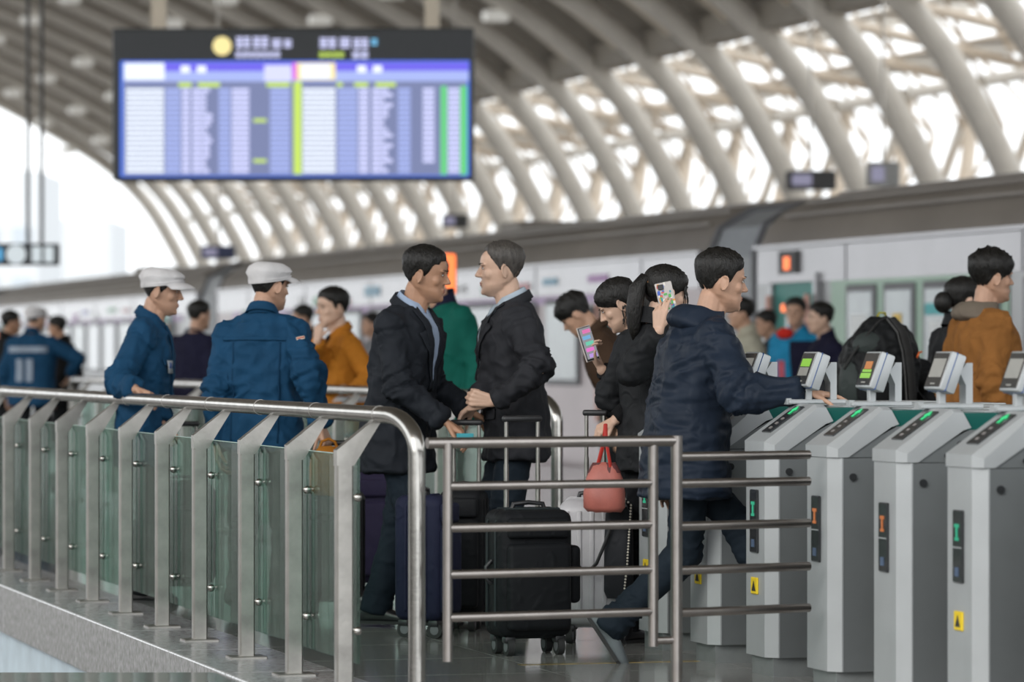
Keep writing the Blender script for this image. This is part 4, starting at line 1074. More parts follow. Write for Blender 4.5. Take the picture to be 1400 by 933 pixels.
# ================================================================== LUGGAGE
def suitcase(label, px, D, py_bottom, w, d, h, yaw, m, m2=None, hand_top=None, hx=None, soft=True, wheels=4, grip_w=.14, group='suitcases', trim=None, pole_m=None, tilt_x=0.0):
    base = at(px, 485, D); base.z = 0
    s = empty('suitcase', base, R(yaw)); tag(s, label, 'suitcase', group)
    s.rotation_euler = (R(tilt_x), 0, R(yaw))
    m2 = m2 or m; zb = .075
    put('shell', MB().rbox((0, 0, zb + h / 2), (w, d, h), .045 if soft else .06, 4), m, s, 40)
    if soft:
        put('front_pocket', MB().rbox((0, -d / 2 - .012, zb + h * .40), (w * .86, .05, h * .68), .022, 3), m2, s, 40)
        put('upper_pocket', MB().rbox((0, -d / 2 - .008, zb + h * .86), (w * .84, .035, h * .16), .016, 3), m2, s, 40)
    else:
        for q in range(5): put('groove_rib', MB().rbox((-w * .36 + w * .18 * q, -d / 2 - .001, zb + h / 2), (w * .07, .012, h * .82), .005, 2), m2, s, 40)
    for yy in (-d * .22, d * .2): 
        r_ = MB(); pts = [(-w / 2 - .002, yy, zb + .05), (-w / 2 - .002, yy, zb + h - .05), (-w / 2 + .045, yy, zb + h + .002), (w / 2 - .045, yy, zb + h + .002), (w / 2 + .002, yy, zb + h - .05), (w / 2 + .002, yy, zb + .05), (w / 2 - .045, yy, zb - .002), (-w / 2 + .045, yy, zb - .002), (-w / 2 - .002, yy, zb + .05)]
        put('zip_piping', r_.tube(pts, .006, 7), trim or m2, s, 50)
    for x in (-1, 1):
        for y in (-1, 1):
            wx, wy = x * (w / 2 - .05), y * (d / 2 - .045)
            wh = put('wheel', MB().cyl((wx - .014, wy, .037), (wx + .014, wy, .037), .037, None, 18), RUBBER, s, 40)
            put('hub', MB().cyl((wx - .016, wy, .037), (wx + .016, wy, .037), .021, None, 12), mat('hub_grey', (.16, .16, .17), .4), wh, 40)
            put('fork', MB().rbox((wx, wy + .004, .066), (.05, .05, .03), .01, 2), BLACKP, wh, 40)
    put('carry_handle', MB().tube([(-w * .22, -.0, zb + h), (-w * .2, 0, zb + h + .022), (0, 0, zb + h + .028), (w * .2, 0, zb + h + .022), (w * .22, 0, zb + h)], .010, 8), BLACKP, s, 50)
    put('side_handle', MB().tube([(-w / 2, 0, zb + h * .42), (-w / 2 - .022, 0, zb + h * .45), (-w / 2 - .025, 0, zb + h * .55), (-w / 2, 0, zb + h * .6)], .009, 8), BLACKP, s, 50)
    if hand_top:
        yb = d / 2 - .045
        th = put('pull_handle', MB().rbox((0, yb, hand_top - .012), (grip_w + .035, .032, .026), .011, 3), BLACKP, s, 40)
        for x in (-1, 1):
            put('pole', MB().cyl((x * grip_w / 2, yb, zb + h - .02), (x * grip_w / 2, yb, zb + (hand_top - zb) * .78), .0105, None, 12), pole_m or STEELP, th, 40)
            put('pole', MB().cyl((x * grip_w / 2, yb, zb + (hand_top - zb) * .7), (x * grip_w / 2, yb, hand_top - .015), .0085, None, 12), pole_m or STEELP, th, 40)
    return s
M_NYL = cloth('black_nylon', (0.013, 0.014, 0.016), .55); M_NYL2 = cloth('charcoal_green_nylon', (0.030, 0.038, 0.040), .5)
M_NAVYN = cloth('navy_nylon', (0.020, 0.023, 0.050), .6); M_PURP = cloth('purple_nylon', (0.034, 0.028, 0.062), .6)
M_WSH = mat('white_hard_shell', (0.50, 0.49, 0.51), .35, 0, .05, 20); M_CRM = mat('cream_hard_shell', (0.46, 0.44, 0.37), .35, 0, .05, 20)
blk = suitcase('black soft suitcase with raised handle beside the older man in a suit', 722, 16.35, 893, .32, .235, .525, 20, M_NYL, M_NYL, .985, soft=True, trim=M_NYL2)
red = put('red_tag', MB().rbox((.09, .06, .595), (.05, .03, .012), .004, 2), mat('red_tag', (.5, .05, .03), .5), blk); tag(red, 'red tag')
orn = put('orange_strap', MB().tube([(.165, -.02, .44), (.185, -.03, .42), (.185, -.04, .38), (.168, -.04, .36)], .007, 8), mat('orange_cord', (.7, .13, .02), .6), blk); tag(orn, 'orange strap')
put('side_pocket', MB().rbox((.185, 0, .33), (.05, .15, .24), .022, 3), M_NYL, blk, 40)
suitcase('white hard shell suitcase with raised chrome handle held by the woman with a ponytail', 812, 17.0, 880, .30, .22, .545, -6, M_WSH, M_WSH, 1.0, soft=False, grip_w=.075)
suitcase('cream hard shell suitcase behind the walking man, half hidden', 884, 17.3, 880, .25, .22, .53, -30, M_CRM, M_CRM, None, soft=False)
suitcase('black suitcase with a teal tag under the hand of the younger man in a suit', 634, 17.75, 872, .20, .25, .56, -8, M_NYL, M_NYL, .945, grip_w=.115)
suitcase('navy suitcase behind the handrail end at the younger man\'s feet', 580, 17.3, 872, .16, .24, .55, 62, M_NAVYN, M_NAVYN, None)
suitcase('purple suitcase standing behind the end post of the handrail', 497, 20.3, 815, .30, .24, .56, 14, M_PURP, M_PURP, None)
suitcase('dark suitcase with raised black handle beside the worker with a badge', 247, 20.0, 815, .34, .24, .52, 6, M_NYL, M_NYL, .90, grip_w=.16)
suitcase('dark suitcase with raised handle under the hand of the worker turned away', 452, 18.75, 840, .30, .24, .52, -12, M_NYL, M_NYL, .83, grip_w=.115)

def tote():
    p = at(826, 700, 16.72); b = empty('handbag', (p.x, p.y, p.z + .0), R(-8)); tag(b, 'salmon red handbag resting on the white suitcase', 'handbag')
    m = mat('salmon_leather', (0.46, 0.14, 0.11), .5, 0, .12, 14, .1, 90)
    rg = []
    for z, w, d in ((0, .072, .05), (.02, .085, .062), (.08, .088, .06), (.14, .075, .045), (.19, .055, .022), (.205, .045, .012)):
        rg.append([Vector((x, y, z)) for x, y, _ in ellring(0, w, d, -d, 24, 0, 3.0)])
    mb = MB().loft(rg); me = mb.mesh('bag_body', 60); wrinkle(me, .010, 4, (14, 14, 12)); link('bag_body', me, m, b)
    put('dark_flap', MB().loft([[Vector((x, y, z)) for x, y, _ in ellring(0, w, d, -d, 24, 0, 3.0)] for z, w, d in ((.165, .072, .034), (.19, .06, .026), (.208, .049, .016))]), mat('oxblood_leather', (.10, .02, .02), .5), b, 50)
    put('strap', MB().tube([(.03, -.02, .19), (.012, -.03, .30), (.008, -.02, .37), (.0, 0, .30), (-.03, .01, .19)], .009, 8, True, .5), mat('red_strap', (.5, .03, .02), .5), b, 50)
tote()
def chainbag():
    p = at(846, 700, 16.85); b = empty('shoulder_bag', (p.x, p.y, .10), R(-20)); tag(b, 'flat dark grey shoulder bag with a pearl edged strap over the suitcases', 'bag')
    m = cloth('dark_grey_canvas', (.035, .037, .042), .6)
    rg = []
    for z, w, d in ((0.1, .05, .03), (.13, .062, .042), (.35, .06, .045), (.46, .055, .035), (.49, .035, .02)):
        rg.append([Vector((x, y, z)) for x, y, _ in ellring(0, w, d, -d, 20, 0, 3.4)])
    put('bag_body', MB().loft(rg), m, b, 50)
    arc = [(-.055, -.05, .49), (-.03, -.055, .51), (.05, -.05, .525), (.075, -.05, .50), (.07, -.055, .40), (.06, -.055, .25), (.045, -.055, .12)]
    put('strap', MB().tube(arc, .012, 8, True, .4), m, b, 50)
    bead = MB().ell((0, 0, 0), (.005, .005, .005), None, 8, 6).mesh('bead', True); bead.materials.append(mat('pearl', (.6, .56, .48), .3))
    pts = [Vector(q) for q in arc]; 
    for i in range(len(pts) - 1):
        n = max(1, int((pts[i + 1] - pts[i]).length / .012))
        for q in range(n): link('bead', bead, None, b, pts[i].lerp(pts[i + 1], q / n) + Vector((0, -.012, 0)))
    put('loop_strap', MB().tube([(-.01, -.06, .42), (-.04, -.06, .34), (-.08, -.06, .25), (-.115, -.06, .215), (-.15, -.06, .225), (-.18, -.06, .26)], .008, 8), BLACKP, b, 50)
chainbag()
def ochrebag():
    p = at(449, 640, 18.62); b = empty('cloth_bag', (p.x, p.y, .58), R(5)); tag(b, 'ochre cloth bag resting on the suitcase of the worker turned away', 'bag')
    rg = [[Vector((x, y, z)) for x, y, _ in ellring(0, w, d, -d, 22, 0, 2.8)] for z, w, d in ((0, .07, .05), (.02, .085, .06), (.12, .09, .062), (.19, .075, .045), (.225, .05, .02))]
    me = MB().loft(rg).mesh('bag_body', 60); wrinkle(me, .012, 6, (16, 16, 12)); link('bag_body', me, cloth('ochre_canvas', (.42, .16, .02), .8), b)
    put('strap', MB().tube([(-.05, 0, .2), (-.03, -.01, .25), (.0, 0, .262), (.03, 0, .25), (.05, 0, .2)], .007, 8), cloth('ochre_canvas', (.42, .16, .02)), b, 50)
ochrebag()
def tealtag():
    p = at(636, 596, 17.58); b = empty('luggage_tag', p); tag(b, 'small teal luggage tag under the black suitcase handle', 'tag')
    put('card', MB().rbox((0, -.02, -.004), (.075, .006, .03), .003, 2), mat('teal_card', (.03, .30, .36), .4), b); put('loop', MB().tube([(0, -.02, .01), (0, -.01, .022), (0, .0, .01)], .003, 6), BLACKP, b)
tealtag()

# ================================================================== PEOPLE IN THE PICTURE
M_SUIT = cloth('black_suit_wool', (0.019, 0.022, 0.028), .7); M_SUIT2 = cloth('charcoal_suit_wool', (0.030, 0.031, 0.036), .7)
M_SHIRT = cloth('light_blue_shirt', (0.34, 0.42, 0.56), .7); M_SHIRT2 = cloth('pale_blue_shirt', (0.44, 0.52, 0.60), .7)
M_TRD = cloth('dark_navy_trousers', (0.016, 0.024, 0.034), .75); M_TRB = cloth('black_trousers', (0.012, 0.013, 0.015), .75)
M_WORK = cloth('work_blue_twill', (0.012, 0.060, 0.130), .75); M_WORKD = cloth('work_blue_dark_panel', (0.008, 0.042, 0.095), .8)
M_CAP = cloth('pale_grey_cap_cloth', (0.66, 0.645, 0.65), .8); M_OCH = cloth('ochre_jacket_cloth', (0.42, 0.155, 0.018), .8)
M_BLKC = cloth('black_knit', (0.011, 0.011, 0.012), .85); M_BLKJ = cloth('black_jacket', (0.017, 0.018, 0.020), .6)
M_PUF = cloth('dark_navy_puffer', (0.016, 0.024, 0.040), .5); M_NAVY = cloth('navy_jacket', (0.014, 0.014, 0.034), .8)
M_WHITE = cloth('white_print', (.6, .62, .66), .7); M_REFL = cloth('pale_blue_reflective', (.30, .36, .44), .5)

def G(px, D): p = at(px, 485, D); return (p.x, p.y)
# -- worker with a badge, hand on the near rail
A = person('worker in blue jacket and grey cap facing right with a badge on his chest', G(196, 19.82), -4, 1.665, lean=5, head=(-2, 6, 0), skin=0, cap=M_CAP, hair=('under', M_HAIR, 1), seed=3,
       hands={'R': at(184, 532, 19.33), 'L': at(222, 580, 19.75)}, elbow={'R': (.25, -.6, -1)}, headk=1.03,
       hand_pose={'R': dict(dir=(.8, -.35, -.25), palm=(-.1, -.2, -1), curl=(30, 45, 25)), 'L': dict(dir=(.5, -.3, -.8), palm=(.2, -1, 0), curl=(40, 40, 30))},
       jacket=dict(mat=M_WORK, hem=.70, collar='fold', placket=True, loose=1.03, amp=.021, patches=[('badge_card', [(.075, 1.245), (.12, 1.245), (.12, 1.18), (.075, 1.18)], mat('badge_plastic', (.35, .38, .4), .3), dict(lift=.012, nx=2, nz=2)), ('badge_photo', [(.085, 1.235), (.11, 1.235), (.11, 1.205), (.085, 1.205)], mat('badge_print', (.05, .1, .3), .4), dict(lift=.016, nx=2, nz=2)), ('chest_pocket', [(.05, 1.25), (.145, 1.25), (.145, 1.22), (.05, 1.22)], M_WORK, dict(lift=.007))]), trousers=M_TRB)
# -- worker turned away
B = person('worker in blue jacket and grey cap seen from behind', G(358, 18.9), 78, 1.675, lean=3, head=(-38, 4, 0), skin=0, cap=M_CAP, hair=('under', M_HAIR, 1), seed=5, build=1.04, group=None,
       hands={'R': at(438, 580, 18.72), 'L': at(293, 622, 18.85)}, elbow={'R': (.3, -1, 0), 'L': (-.25, -1, 0)},
       hand_pose={'R': dict(dir=(.35, -.2, -.9), palm=(-.5, .3, -.3), curl=(38, 50, 30)), 'L': dict(dir=(.1, 0, -1), palm=(1, 0, 0))},
       jacket=dict(mat=M_WORK, hem=.80, collar='fold', loose=1.04, amp=.023, patches=[('back_yoke', [(-.19, 1.335), (.19, 1.335), (.19, 1.318), (-.19, 1.318)], M_WORK, dict(back=True, lift=.004, nx=16, nz=2)), ('back_seam', [(-.12, 1.31), (-.112, 1.31), (-.112, .83), (-.12, .83)], M_WORKD, dict(back=True, lift=.002, nx=2)), ('back_seam', [(.112, 1.31), (.12, 1.31), (.12, .83), (.112, .83)], M_WORKD, dict(back=True, lift=.002, nx=2))]), trousers=M_TRB)
# flag patch on the sleeve
def sleeve_patch(c, s, f, m, m2):
    S, e, w, dv = c['arm'][s]; p = S.lerp(e, f); d = (e - S).normalized(); out = (c['Mi'].to_3x3() @ Vector((.1, -1, .05))).normalized(); out = (out - d * out.dot(d)).normalized(); sx = d.cross(out)
    hit = c['bvh'].ray_cast(p + out * .3, -out); p = (hit[0] if hit[0] is not None else p) - out * .064
    M = Matrix((( sx.x, d.x, out.x, p.x + out.x * .066), (sx.y, d.y, out.y, p.y + out.y * .066), (sx.z, d.z, out.z, p.z + out.z * .066), (0, 0, 0, 1)))
    o = put('sleeve_badge', MB().rbox((0, 0, 0), (.042, .02, .008), .003, 1, M), m, c['jo']); put('sleeve_badge_stripe', MB().box((0, .003, .0045), (.036, .006, .003), M), m2, c['jo'])
sleeve_patch(B, 'R', .36, mat('cream_patch', (.6, .5, .4), .6), mat('red_patch', (.5, .08, .05), .6))
# -- younger man in a black suit
H1 = at(612, 574, 17.72)
person('man in black suit facing right, hand on a suitcase handle', G(550, 18.0), -26, 1.715, lean=9, head=(17, 4, 0), skin=2, hair=('short', M_HAIR, 1.0), seed=8, build=1.12, hip_fwd=-.02, headk=1.06,
       hands={'R': at(606, 575, 17.75), 'L': at(640, 560, 18.15)}, elbow={'R': (.5, -1, -.2)},
       hand_pose={'R': dict(dir=(.85, -.1, -.55), palm=(-.3, .1, -1), curl=(30, 42, 25)), 'L': dict(dir=(.8, 0, -.5), palm=(0, 0, -1))},
       feet={'L': dict(ankle=at(512, 842, 18.0), dir=(1, -.25, 0)), 'R': dict(ankle=at(578, 840, 17.95), dir=(1, -.25, 0))},
       jacket=dict(mat=M_SUIT, hem=.70, suit=True, shirt=M_SHIRT, collar='shirt', collar_mat=M_SHIRT, vdepth=1.12, amp=.018), trousers=M_TRD)
# -- older man in a charcoal suit
person('older man in charcoal suit with greying hair facing left', G(704, 18.15), 187, 1.735, lean=3, head=(-2, 0, 0), skin=1, hair=('reced', M_HAIRG, 1.3), seed=11, build=1.1, headk=1.04,
       hands={'L': at(676, 549, 17.75), 'R': at(652, 556, 17.95)}, elbow={'L': (-.5, -1, .0), 'R': (.4, -1, -.3)},
       hand_pose={'L': dict(dir=(-.9, .1, .15), palm=(.3, .9, .1), curl=(60, 70, 40)), 'R': dict(dir=(-.8, -.15, -.65), palm=(.3, -.3, -1), curl=(28, 30, 20))},
       feet={'L': dict(ankle=at(700, 842, 18.05), dir=(-1, -.2, 0)), 'R': dict(ankle=at(665, 838, 18.3), dir=(-1, 0, 0))},
       jacket=dict(mat=M_SUIT2, hem=.74, suit=True, shirt=M_SHIRT2, collar='shirt', collar_mat=M_SHIRT2, vdepth=1.12, amp=.02, loose=1.03), trousers=M_TRD)

# -- women with phones
def ponytail(c, pts, rr, name='ponytail', m=M_HAIR):
    P = [c['MH'] @ Vector(p) for p in pts]; mb = MB().tube(P, rr, 14); me = mb.mesh(name, 70); 
    link(name, me, m, c['o'])
def strands(c, base, n, L, r, seed, m=M_HAIR, spread=.02):
    rnd = random.Random(seed)
    for i in range(n):
        b = Vector(base) + Vector((rnd.uniform(-1, 1), rnd.uniform(-1, 1), 0)) * spread; p = [c['MH'] @ b]
        for q in range(1, 6): p.append(p[-1] + Vector((rnd.uniform(-.008, .008), rnd.uniform(-.008, .008), -L / 5)))
        put('hair_strand', MB().tube(p, [r, r, r * .9, r * .7, r * .5, r * .15], 6), m, c['o'], 60)
def w1x(c):
    ponytail(c, [(0, -.085, .15), (0, -.115, .12), (0, -.115, .06), (.0, -.10, .0), (.0, -.085, -.05)], [.02, .034, .036, .03, .006])
    strands(c, (-.076, -.02, .10), 6, .10, .003, 4, spread=.012)
person('woman in black jumper looking down at the phone in her hand', G(884, 17.35), 172, 1.585, lean=4, head=(4, 28, 0), female=True, skin=1, hair=('women', M_HAIR, 1.25), seed=14, extras=[w1x],
       hands={'R': at(823, 506, 17.25), 'L': at(842, 574, 16.98)}, elbow={'R': (.35, -.75, -1), 'L': (-.3, -1, -.2)},
       hand_pose={'L': dict(dir=(-.8, -.1, -.5), palm=(.1, .5, -.8), curl=(45, 55, 30)), 'R': dict(dir=(-.45, -.05, .85), palm=(.75, -.45, .35), fa=[(35, 45, 25)] * 4, thumb=(45, 30))},
       jacket=dict(mat=M_BLKC, hem=.86, collar='round', amp=.009, sleeve=(.058, .050, .042)), trousers=M_TRB)
def w2x(c):
    ponytail(c, [(0, -.082, .165), (0, -.118, .17), (0, -.145, .12), (.0, -.148, .03), (.0, -.14, -.06), (.0, -.13, -.13)], [.022, .03, .04, .04, .032, .006])
    put('hair_tie', MB().tube([c['MH'] @ Vector((.026 * math.cos(a), -.10 + .008 * math.sin(a), .168 + .026 * math.sin(a))) for a in [R(30 * q) for q in range(13)]], .007, 7), mat('tan_hair_tie', (.45, .2, .07), .6), c['o'], 60)
    strands(c, (.05, .075, .16), 6, .09, .004, 7, spread=.02); strands(c, (.0, .09, .16), 6, .06, .005, 8, spread=.02)
person('woman in black jacket with ponytail holding a patterned phone to her ear', G(893, 16.95), 42, 1.605, lean=2, head=(-20, 6, 0), female=True, skin=1, hair=('women', M_HAIR, 1.35), seed=17, extras=[w2x],
       hands={'R': at(900, 454, 16.62), 'L': at(872, 600, 17.15)}, elbow={'R': (-.3, -.8, -.6), 'L': (-.8, -.6, -.3)},
       hand_pose={'R': dict(dir=(.1, -.05, 1), palm=(.35, .8, .1), fa=[(15, 30, 20), (22, 35, 22), (35, 45, 25), (45, 50, 30)], thumb=(40, 20)), 'L': dict(dir=(-.1, .0, -1), palm=(.9, .2, 0))},
       jacket=dict(mat=M_BLKJ, hem=.78, collar='stand', amp=.013, loose=1.08, sleeve=(.062, .056, .044)), trousers=M_TRB)
def phone(label, p, ax_up, nrm, screen, w=.078, h=.158):
    up = Vector(ax_up).normalized(); n = Vector(nrm); n = (n - up * n.dot(up)).normalized(); sx = up.cross(n)
    M = Matrix(((sx.x, n.x * -1, up.x, 0), (sx.y, n.y * -1, up.y, 0), (sx.z, n.z * -1, up.z, 0), (0, 0, 0, 1)))
    o = empty('phone', p); o.rotation_euler = M.to_euler(); tag(o, label, 'phone')
    put('case', MB().rbox((0, 0, 0), (w, .011, h), .005, 2), mat('phone_case_' + ('clear' if not screen else 'dark'), (.5, .46, .44) if not screen else (.03, .03, .035), .3), o, 40)
    if screen:
        put('rim', MB().rbox((0, .001, 0), (w + .006, .007, h + .006), .003, 1), mat('phone_rim', (.5, .45, .42), .3), o)
        put('display', MB().box((0, -.0062, .002), (w - .008, .001, h - .012)), mat('phone_glass', (.02, .02, .02), .1, emit=(.55, .55, .6), es=.5), o)
        cols = [(.75, .12, .42), (.12, .4, .7), (.1, .6, .4), (.8, .15, .6), (.5, .3, .8)]
        for q in range(5): put('screen_tile', MB().rbox((.004 * (-1) ** q, -.0072, h * .36 - q * h * .18), (w * .62, .0008, h * .11), .0003, 1), mat('screen_tile%d' % q, (.1, .1, .1), .3, emit=cols[q], es=.9), o)
    else:
        rnd = random.Random(4); cs = [(.05, .12, .5), (.6, .1, .1), (.75, .7, .65), (.1, .4, .1), (.7, .3, .05), (.05, .3, .35), (.85, .83, .8)]
        for q in range(60):
            c_ = cs[rnd.randrange(7)]; put('case_print', MB().box((rnd.uniform(-.45, .45) * w * .9, -.0062 - q * 2e-5, rnd.uniform(-.45, .45) * h), (rnd.uniform(.006, .013), .0012, rnd.uniform(.006, .016))), mat('print_%d' % cs.index(c_), c_, .4), o)
        put('camera_bump', MB().rbox((-w * .2, -.008, h * .36), (w * .34, .004, h * .16), .002, 1), BLACKP, o)
phone('phone with a bright colourful screen held by the woman in the black jumper', at(804, 470, 17.2), (-.28, 0, .9), (.55, -.75, .35), True, .074, .15)
phone('phone in a colourful patterned case held at the ear of the woman with a ponytail', at(911, 409, 16.70), (-.22, .1, .97), (.15, -1, .1), False, .074, .145)

# -- walking man at the gates
hw = NT(5.30, 14.60, 1.085)
person('man in dark navy hooded jacket striding through the ticket gates', G(937, 15.82), 14, 1.70, lean=11, head=(0, 2, 0), skin=0, hair=('short', M_HAIR, 1.2), seed=21, build=1.14, hip_drop=.05, headk=1.03,
       hands={'R': hw - EN * .07 + Vector((0, 0, .01)), 'L': at(905, 640, 16.0)}, elbow={'R': (.5, -.4, -1)},
       hand_pose={'R': dict(dir=(.95, .15, -.12), palm=(0, 0, -1), curl=(8, 12, 8)), 'L': dict(dir=(.2, 0, -1), palm=(0, -1, 0))},
       feet={'R': dict(ankle=at(838, 852, 15.86), dir=(.55, .1, -.83), up=(.8, 0, .55)), 'L': dict(ankle=NT(5.33, 14.9, .10), dir=(EN.x, EN.y, .12))},
       jacket=dict(mat=M_PUF, hem=.72, hood=True, loose=1.16, amp=.018, wsc=(5, 5, 11), sleeve=(.066, .06, .05)), trousers=M_TRD, shoes=M_SHOEG)

# -- people on the platform behind
def far(label, px, D, top_py, face, jm, tm=M_TRB, head=(0, 0, 0), lean=2, hair=('short', M_HAIR, 1.1), skin=0, near=False, **kw):
    h = CAMZ + (HOR - top_py) / FPX * D
    jk = dict(mat=jm, hem=.78, collar=kw.pop('collar', 'fold'), loose=1.06, amp=.012); jk.update(kw.pop('jk', {}))
    return person(label, G(px, D), face, h * kw.pop('hk', 1.0), lean=lean, head=head, hair=hair, skin=skin, near=near, jacket=jk, trousers=tm, **kw)
O1 = far('man in ochre jacket with his hand at his mouth', 470, 25.1, 402, 200, M_OCH, skin=1, head=(8, 2, 0), headk=1.12, seed=31, lean=4, near=True, hk=1.0,
    jk=dict(collar='fold', placket=True, patches=[('inner_shirt', [(-.03, 1.43), (.03, 1.43), (.015, .95), (-.015, .95)], M_BLKC, dict(lift=.006))]),
    hands={'R': at(433, 468, 24.8), 'L': at(470, 546, 24.75)}, elbow={'R': (.5, -.2, -1), 'L': (-.5, -1, -.4)},
    hand_pose={'R': dict(dir=(.15, 0, 1), palm=(.6, .7, .2), curl=(50, 55, 30)), 'L': dict(dir=(.8, -.4, 0), palm=(0, .3, 1), curl=(20, 20, 10))})
def papers():
    p = at(482, 549, 24.66); b = empty('papers', p, R(-6)); tag(b, 'sheaf of folded papers held by the man in the ochre jacket', 'papers')
    for i in range(3): put('sheet', MB().rbox((.01 * i, .01 * i, .012 * i), (.24, .13, .006), .002, 1), mat('paper_%d' % (i % 2), (.66, .7, .72) if i % 2 else (.45, .52, .58), .6), b)
papers()
M_GREEN = cloth('bottle_green_jacket', (0.006, 0.10, 0.075), .75)
far('person in bottle green jacket standing behind the two men in suits', 605, 22.6, 352, 215, M_GREEN, seed=33, head=(0, 10, 0), collar='stand', build=1.12, jk=dict(collar_mat=M_NAVY, cuff_mat=M_NAVY, patches=[('red_lining', [(.03, 1.38), (.07, 1.38), (.06, 1.30), (.02, 1.30)], cloth('red_lining', (.35, .03, .04)), dict(lift=.006))]))
far('man in plain navy jumper seen from behind beside the back rail', 266, 31.5, 414, 55, M_NAVY, seed=35, head=(-20, 0, 0), collar='round', build=1.1)
far('man in dark top facing left behind the man in the ochre jacket', 424, 36.0, 419, 185, M_BLKJ, seed=37, skin=0, head=(0, 6, 0))
far('dark haired man in grey top half hidden behind the black suit', 514, 39.0, 430, 200, cloth('grey_top', (.2, .2, .21)), seed=39)
def refl(c):
    c['patch']('reflective_band', [(-.19, 1.33), (.19, 1.33), (.19, 1.27), (-.19, 1.27)], M_REFL, back=True, lift=.005, nx=16, nz=4)
    for x in (-.07, .03): c['patch']('back_lettering', [(x - .035, 1.21), (x + .035, 1.21), (x + .035, 1.0), (x - .035, 1.0)], M_REFL, back=True, lift=.004, nx=5, nz=12)
far('worker in blue jacket with a pale reflective back band near the left edge', 44, 36.5, 421, 75, M_WORK, seed=41, head=(-30, 4, 0), cap=M_CAP, hair=('under', M_HAIR, 1), extras=[refl], build=1.12, jk=dict(loose=1.1), hands={'R': at(96, 512, 36.6)}, elbow={'R': (1, -.2, 0)})
far('man in black top at the far left edge', 8, 38.0, 427, 20, M_BLKC, seed=43, skin=2)
far('man in black jacket to the right of the reflective worker', 86, 39.5, 434, 165, M_BLKC, seed=45, skin=2, head=(0, 6, 0), build=1.1)
M_BRN = cloth('brown_waistcoat', (.06, .035, .022), .8)
far('stooping person in brown coat behind the women with phones', 856, 22.3, 405, 172, M_BRN, seed=47, lean=20, head=(0, 34, 0), hair=('fringe', M_HAIR, 1.2), jk=dict(cuff_mat=M_BLKC), hk=1.05)
M_BEI = cloth('beige_jacket', (.42, .40, .32), .8)
far('man in beige jacket just beyond the walking man', 1022, 29.5, 410, 185, M_BEI, seed=49, skin=0, build=1.1, collar='stand')
far('man in plain black jacket on the platform facing left', 1058, 33.5, 426, 190, M_BLKJ, seed=51, skin=0, head=(0, 8, 0))
M_MULTI = cloth('bright_blue_jacket', (.02, .24, .44), .7)
def redhood(c):
    put('red_scarf', MB().ell(c['TT']((.08, .07, 1.42)), (.075, .06, .05), None, 14, 9), cloth('red_scarf', (.6, .03, .02), .7), c['o'], True)
    c['patch']('navy_panel', [(-.17, 1.36), (.03, 1.36), (.0, .85), (-.17, .85)], M_NAVY, lift=.006); c['patch']('pink_panel', [(.07, 1.2), (.13, 1.2), (.13, .85), (.07, .85)], cloth('pink_panel', (.55, .12, .16)), lift=.006)
far('man in navy and bright blue jacket with a red scarf on the platform', 1090, 32.3, 410, 250, M_MULTI, seed=53, extras=[redhood])
far('man in navy jacket in front of the red scarf, facing left', 1130, 29.8, 419, 195, M_NAVY, seed=55, skin=1, collar='stand', build=1.12, hair=('short', M_HAIR, 1.3), headk=1.05)
M_OCH2 = cloth('tan_ochre_jacket', (.27, .115, .032), .85); M_TAUPE = cloth('taupe_hood', (.17, .14, .11), .8)
far('man in tan jacket with taupe hood beside the ticket gate readers', 1342, 19.6, 352, 18, M_OCH2, seed=57, near=True, skin=0, hair=('fringe', M_HAIR, 1.3), build=1.14, jk=dict(hood=True, hood_mat=M_TAUPE, collar=None, loose=1.12, amp=.016), headk=1.05)
def bun(c): put('hair_bun', MB().ell(c['MH'] @ Vector((0, -.135, .10)), (.052, .052, .06), None, 16, 10), M_HAIR, c['o'], True); put('hair_tie', MB().ell(c['MH'] @ Vector((0, -.098, .12)), (.026, .012, .026), None, 12, 8), M_TAUPE, c['o'], True)
far('woman with low hair bun behind the man in the tan jacket', 1306, 20.9, 384, 25, M_BLKJ, seed=59, female=True, skin=1, hair=('women', M_HAIR, 1.3), extras=[bun], collar='stand', jk=dict(loose=1.1))

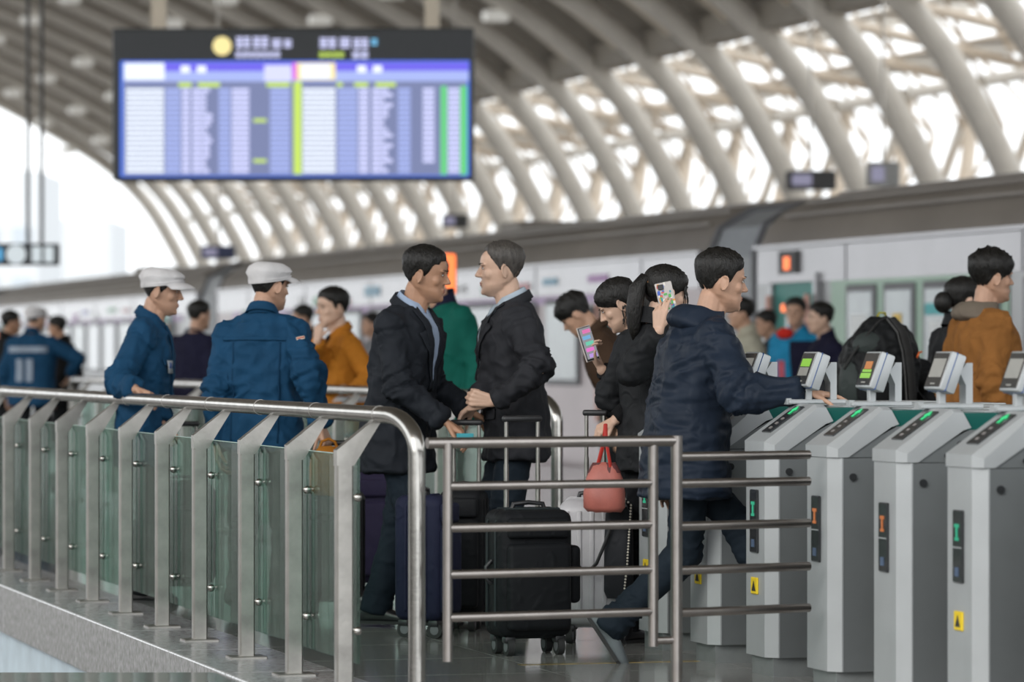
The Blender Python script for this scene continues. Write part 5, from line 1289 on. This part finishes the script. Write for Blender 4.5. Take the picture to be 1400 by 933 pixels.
# -- stooping traveller carrying a large backpack
def backpack():
    D = 20.3; c = at(1199, 545, D)
    b = empty('backpack', (c.x, c.y, c.z - .10), R(14)); tag(b, 'large black backpack with an orange mark behind the ticket gate readers', 'backpack')
    m = cloth('black_pack_nylon', (.013, .014, .015), .5); mg = cloth('grey_green_pack_nylon', (.045, .055, .053), .5); ms = cloth('dark_grey_webbing', (.035, .035, .035), .6)
    rg = []
    for z, x0, x1, d in ((0, -.17, .17, .12), (.03, -.20, .19, .15), (.15, -.225, .205, .17), (.28, -.20, .215, .17), (.38, -.15, .20, .16), (.45, -.10, .16, .13), (.50, -.05, .10, .09), (.52, -.02, .05, .04)):
        rg.append([Vector((x, y, z)) for x, y, _ in ellring(0, (x1 - x0) / 2, d, -d, 34, (x0 + x1) / 2, 2.6)])
    bb = MB().loft(rg); me = remesh(bb, .009, 3, .5, 'pack_body'); wrinkle(me, .016, 5, (11, 11, 9)); link('pack_body', me, m, b)
    put('side_pocket', MB().ell((-.15, -.06, .17), (.075, .09, .14), None, 20, 12), mg, b, True)
    put('top_pocket', MB().ell((-.06, -.085, .37), (.10, .075, .075), None, 20, 12), mg, b, True)
    put('front_pocket', MB().ell((-.02, -.13, .16), (.15, .06, .15), None, 20, 12), m, b, True)
    arc = [(.05, -.10, .51), (.09, -.15, .44), (.11, -.172, .34), (.12, -.185, .22), (.13, -.18, .08), (.12, -.15, .0)]
    put('shoulder_strap', MB().tube(arc, [.03, .036, .036, .034, .03, .02], 12, True, .45), ms, b, 60)
    put('strap_piping', MB().tube([(x - .035, y - .006, z) for x, y, z in arc], .004, 6), cloth('light_piping', (.12, .12, .12)), b)
    put('zip', MB().tube([(-.21, -.09, .25), (-.17, -.12, .33), (-.10, -.125, .42), (-.03, -.1, .49), (.03, -.06, .52)], .007, 8), ms, b, 50)
    put('orange_mark', MB().tube([(.165, -.145, .31), (.18, -.135, .335), (.20, -.115, .34)], .005, 6), mat('orange_mark', (.8, .15, .02), .5), b)
    put('haul_loop', MB().tube([(.0, -.0, .515), (.01, -.01, .54), (.04, -.01, .54), (.05, 0, .515)], .006, 6), mat('olive_loop', (.35, .32, .03), .6), b)
    put('loose_strap', MB().tube([(.20, -.06, .14), (.235, -.08, .09), (.25, -.08, .02), (.245, -.07, -.02)], .011, 8, True, .4), m, b, 50)
    person('traveller in black bent forward under the large backpack', (c.x + .02, c.y + .12), 75, 1.70, lean=62, head=(0, 35, 0), seed=61, near=False, jacket=dict(mat=M_BLKJ, hem=.80, collar='stand'), trousers=M_TRB)
backpack()
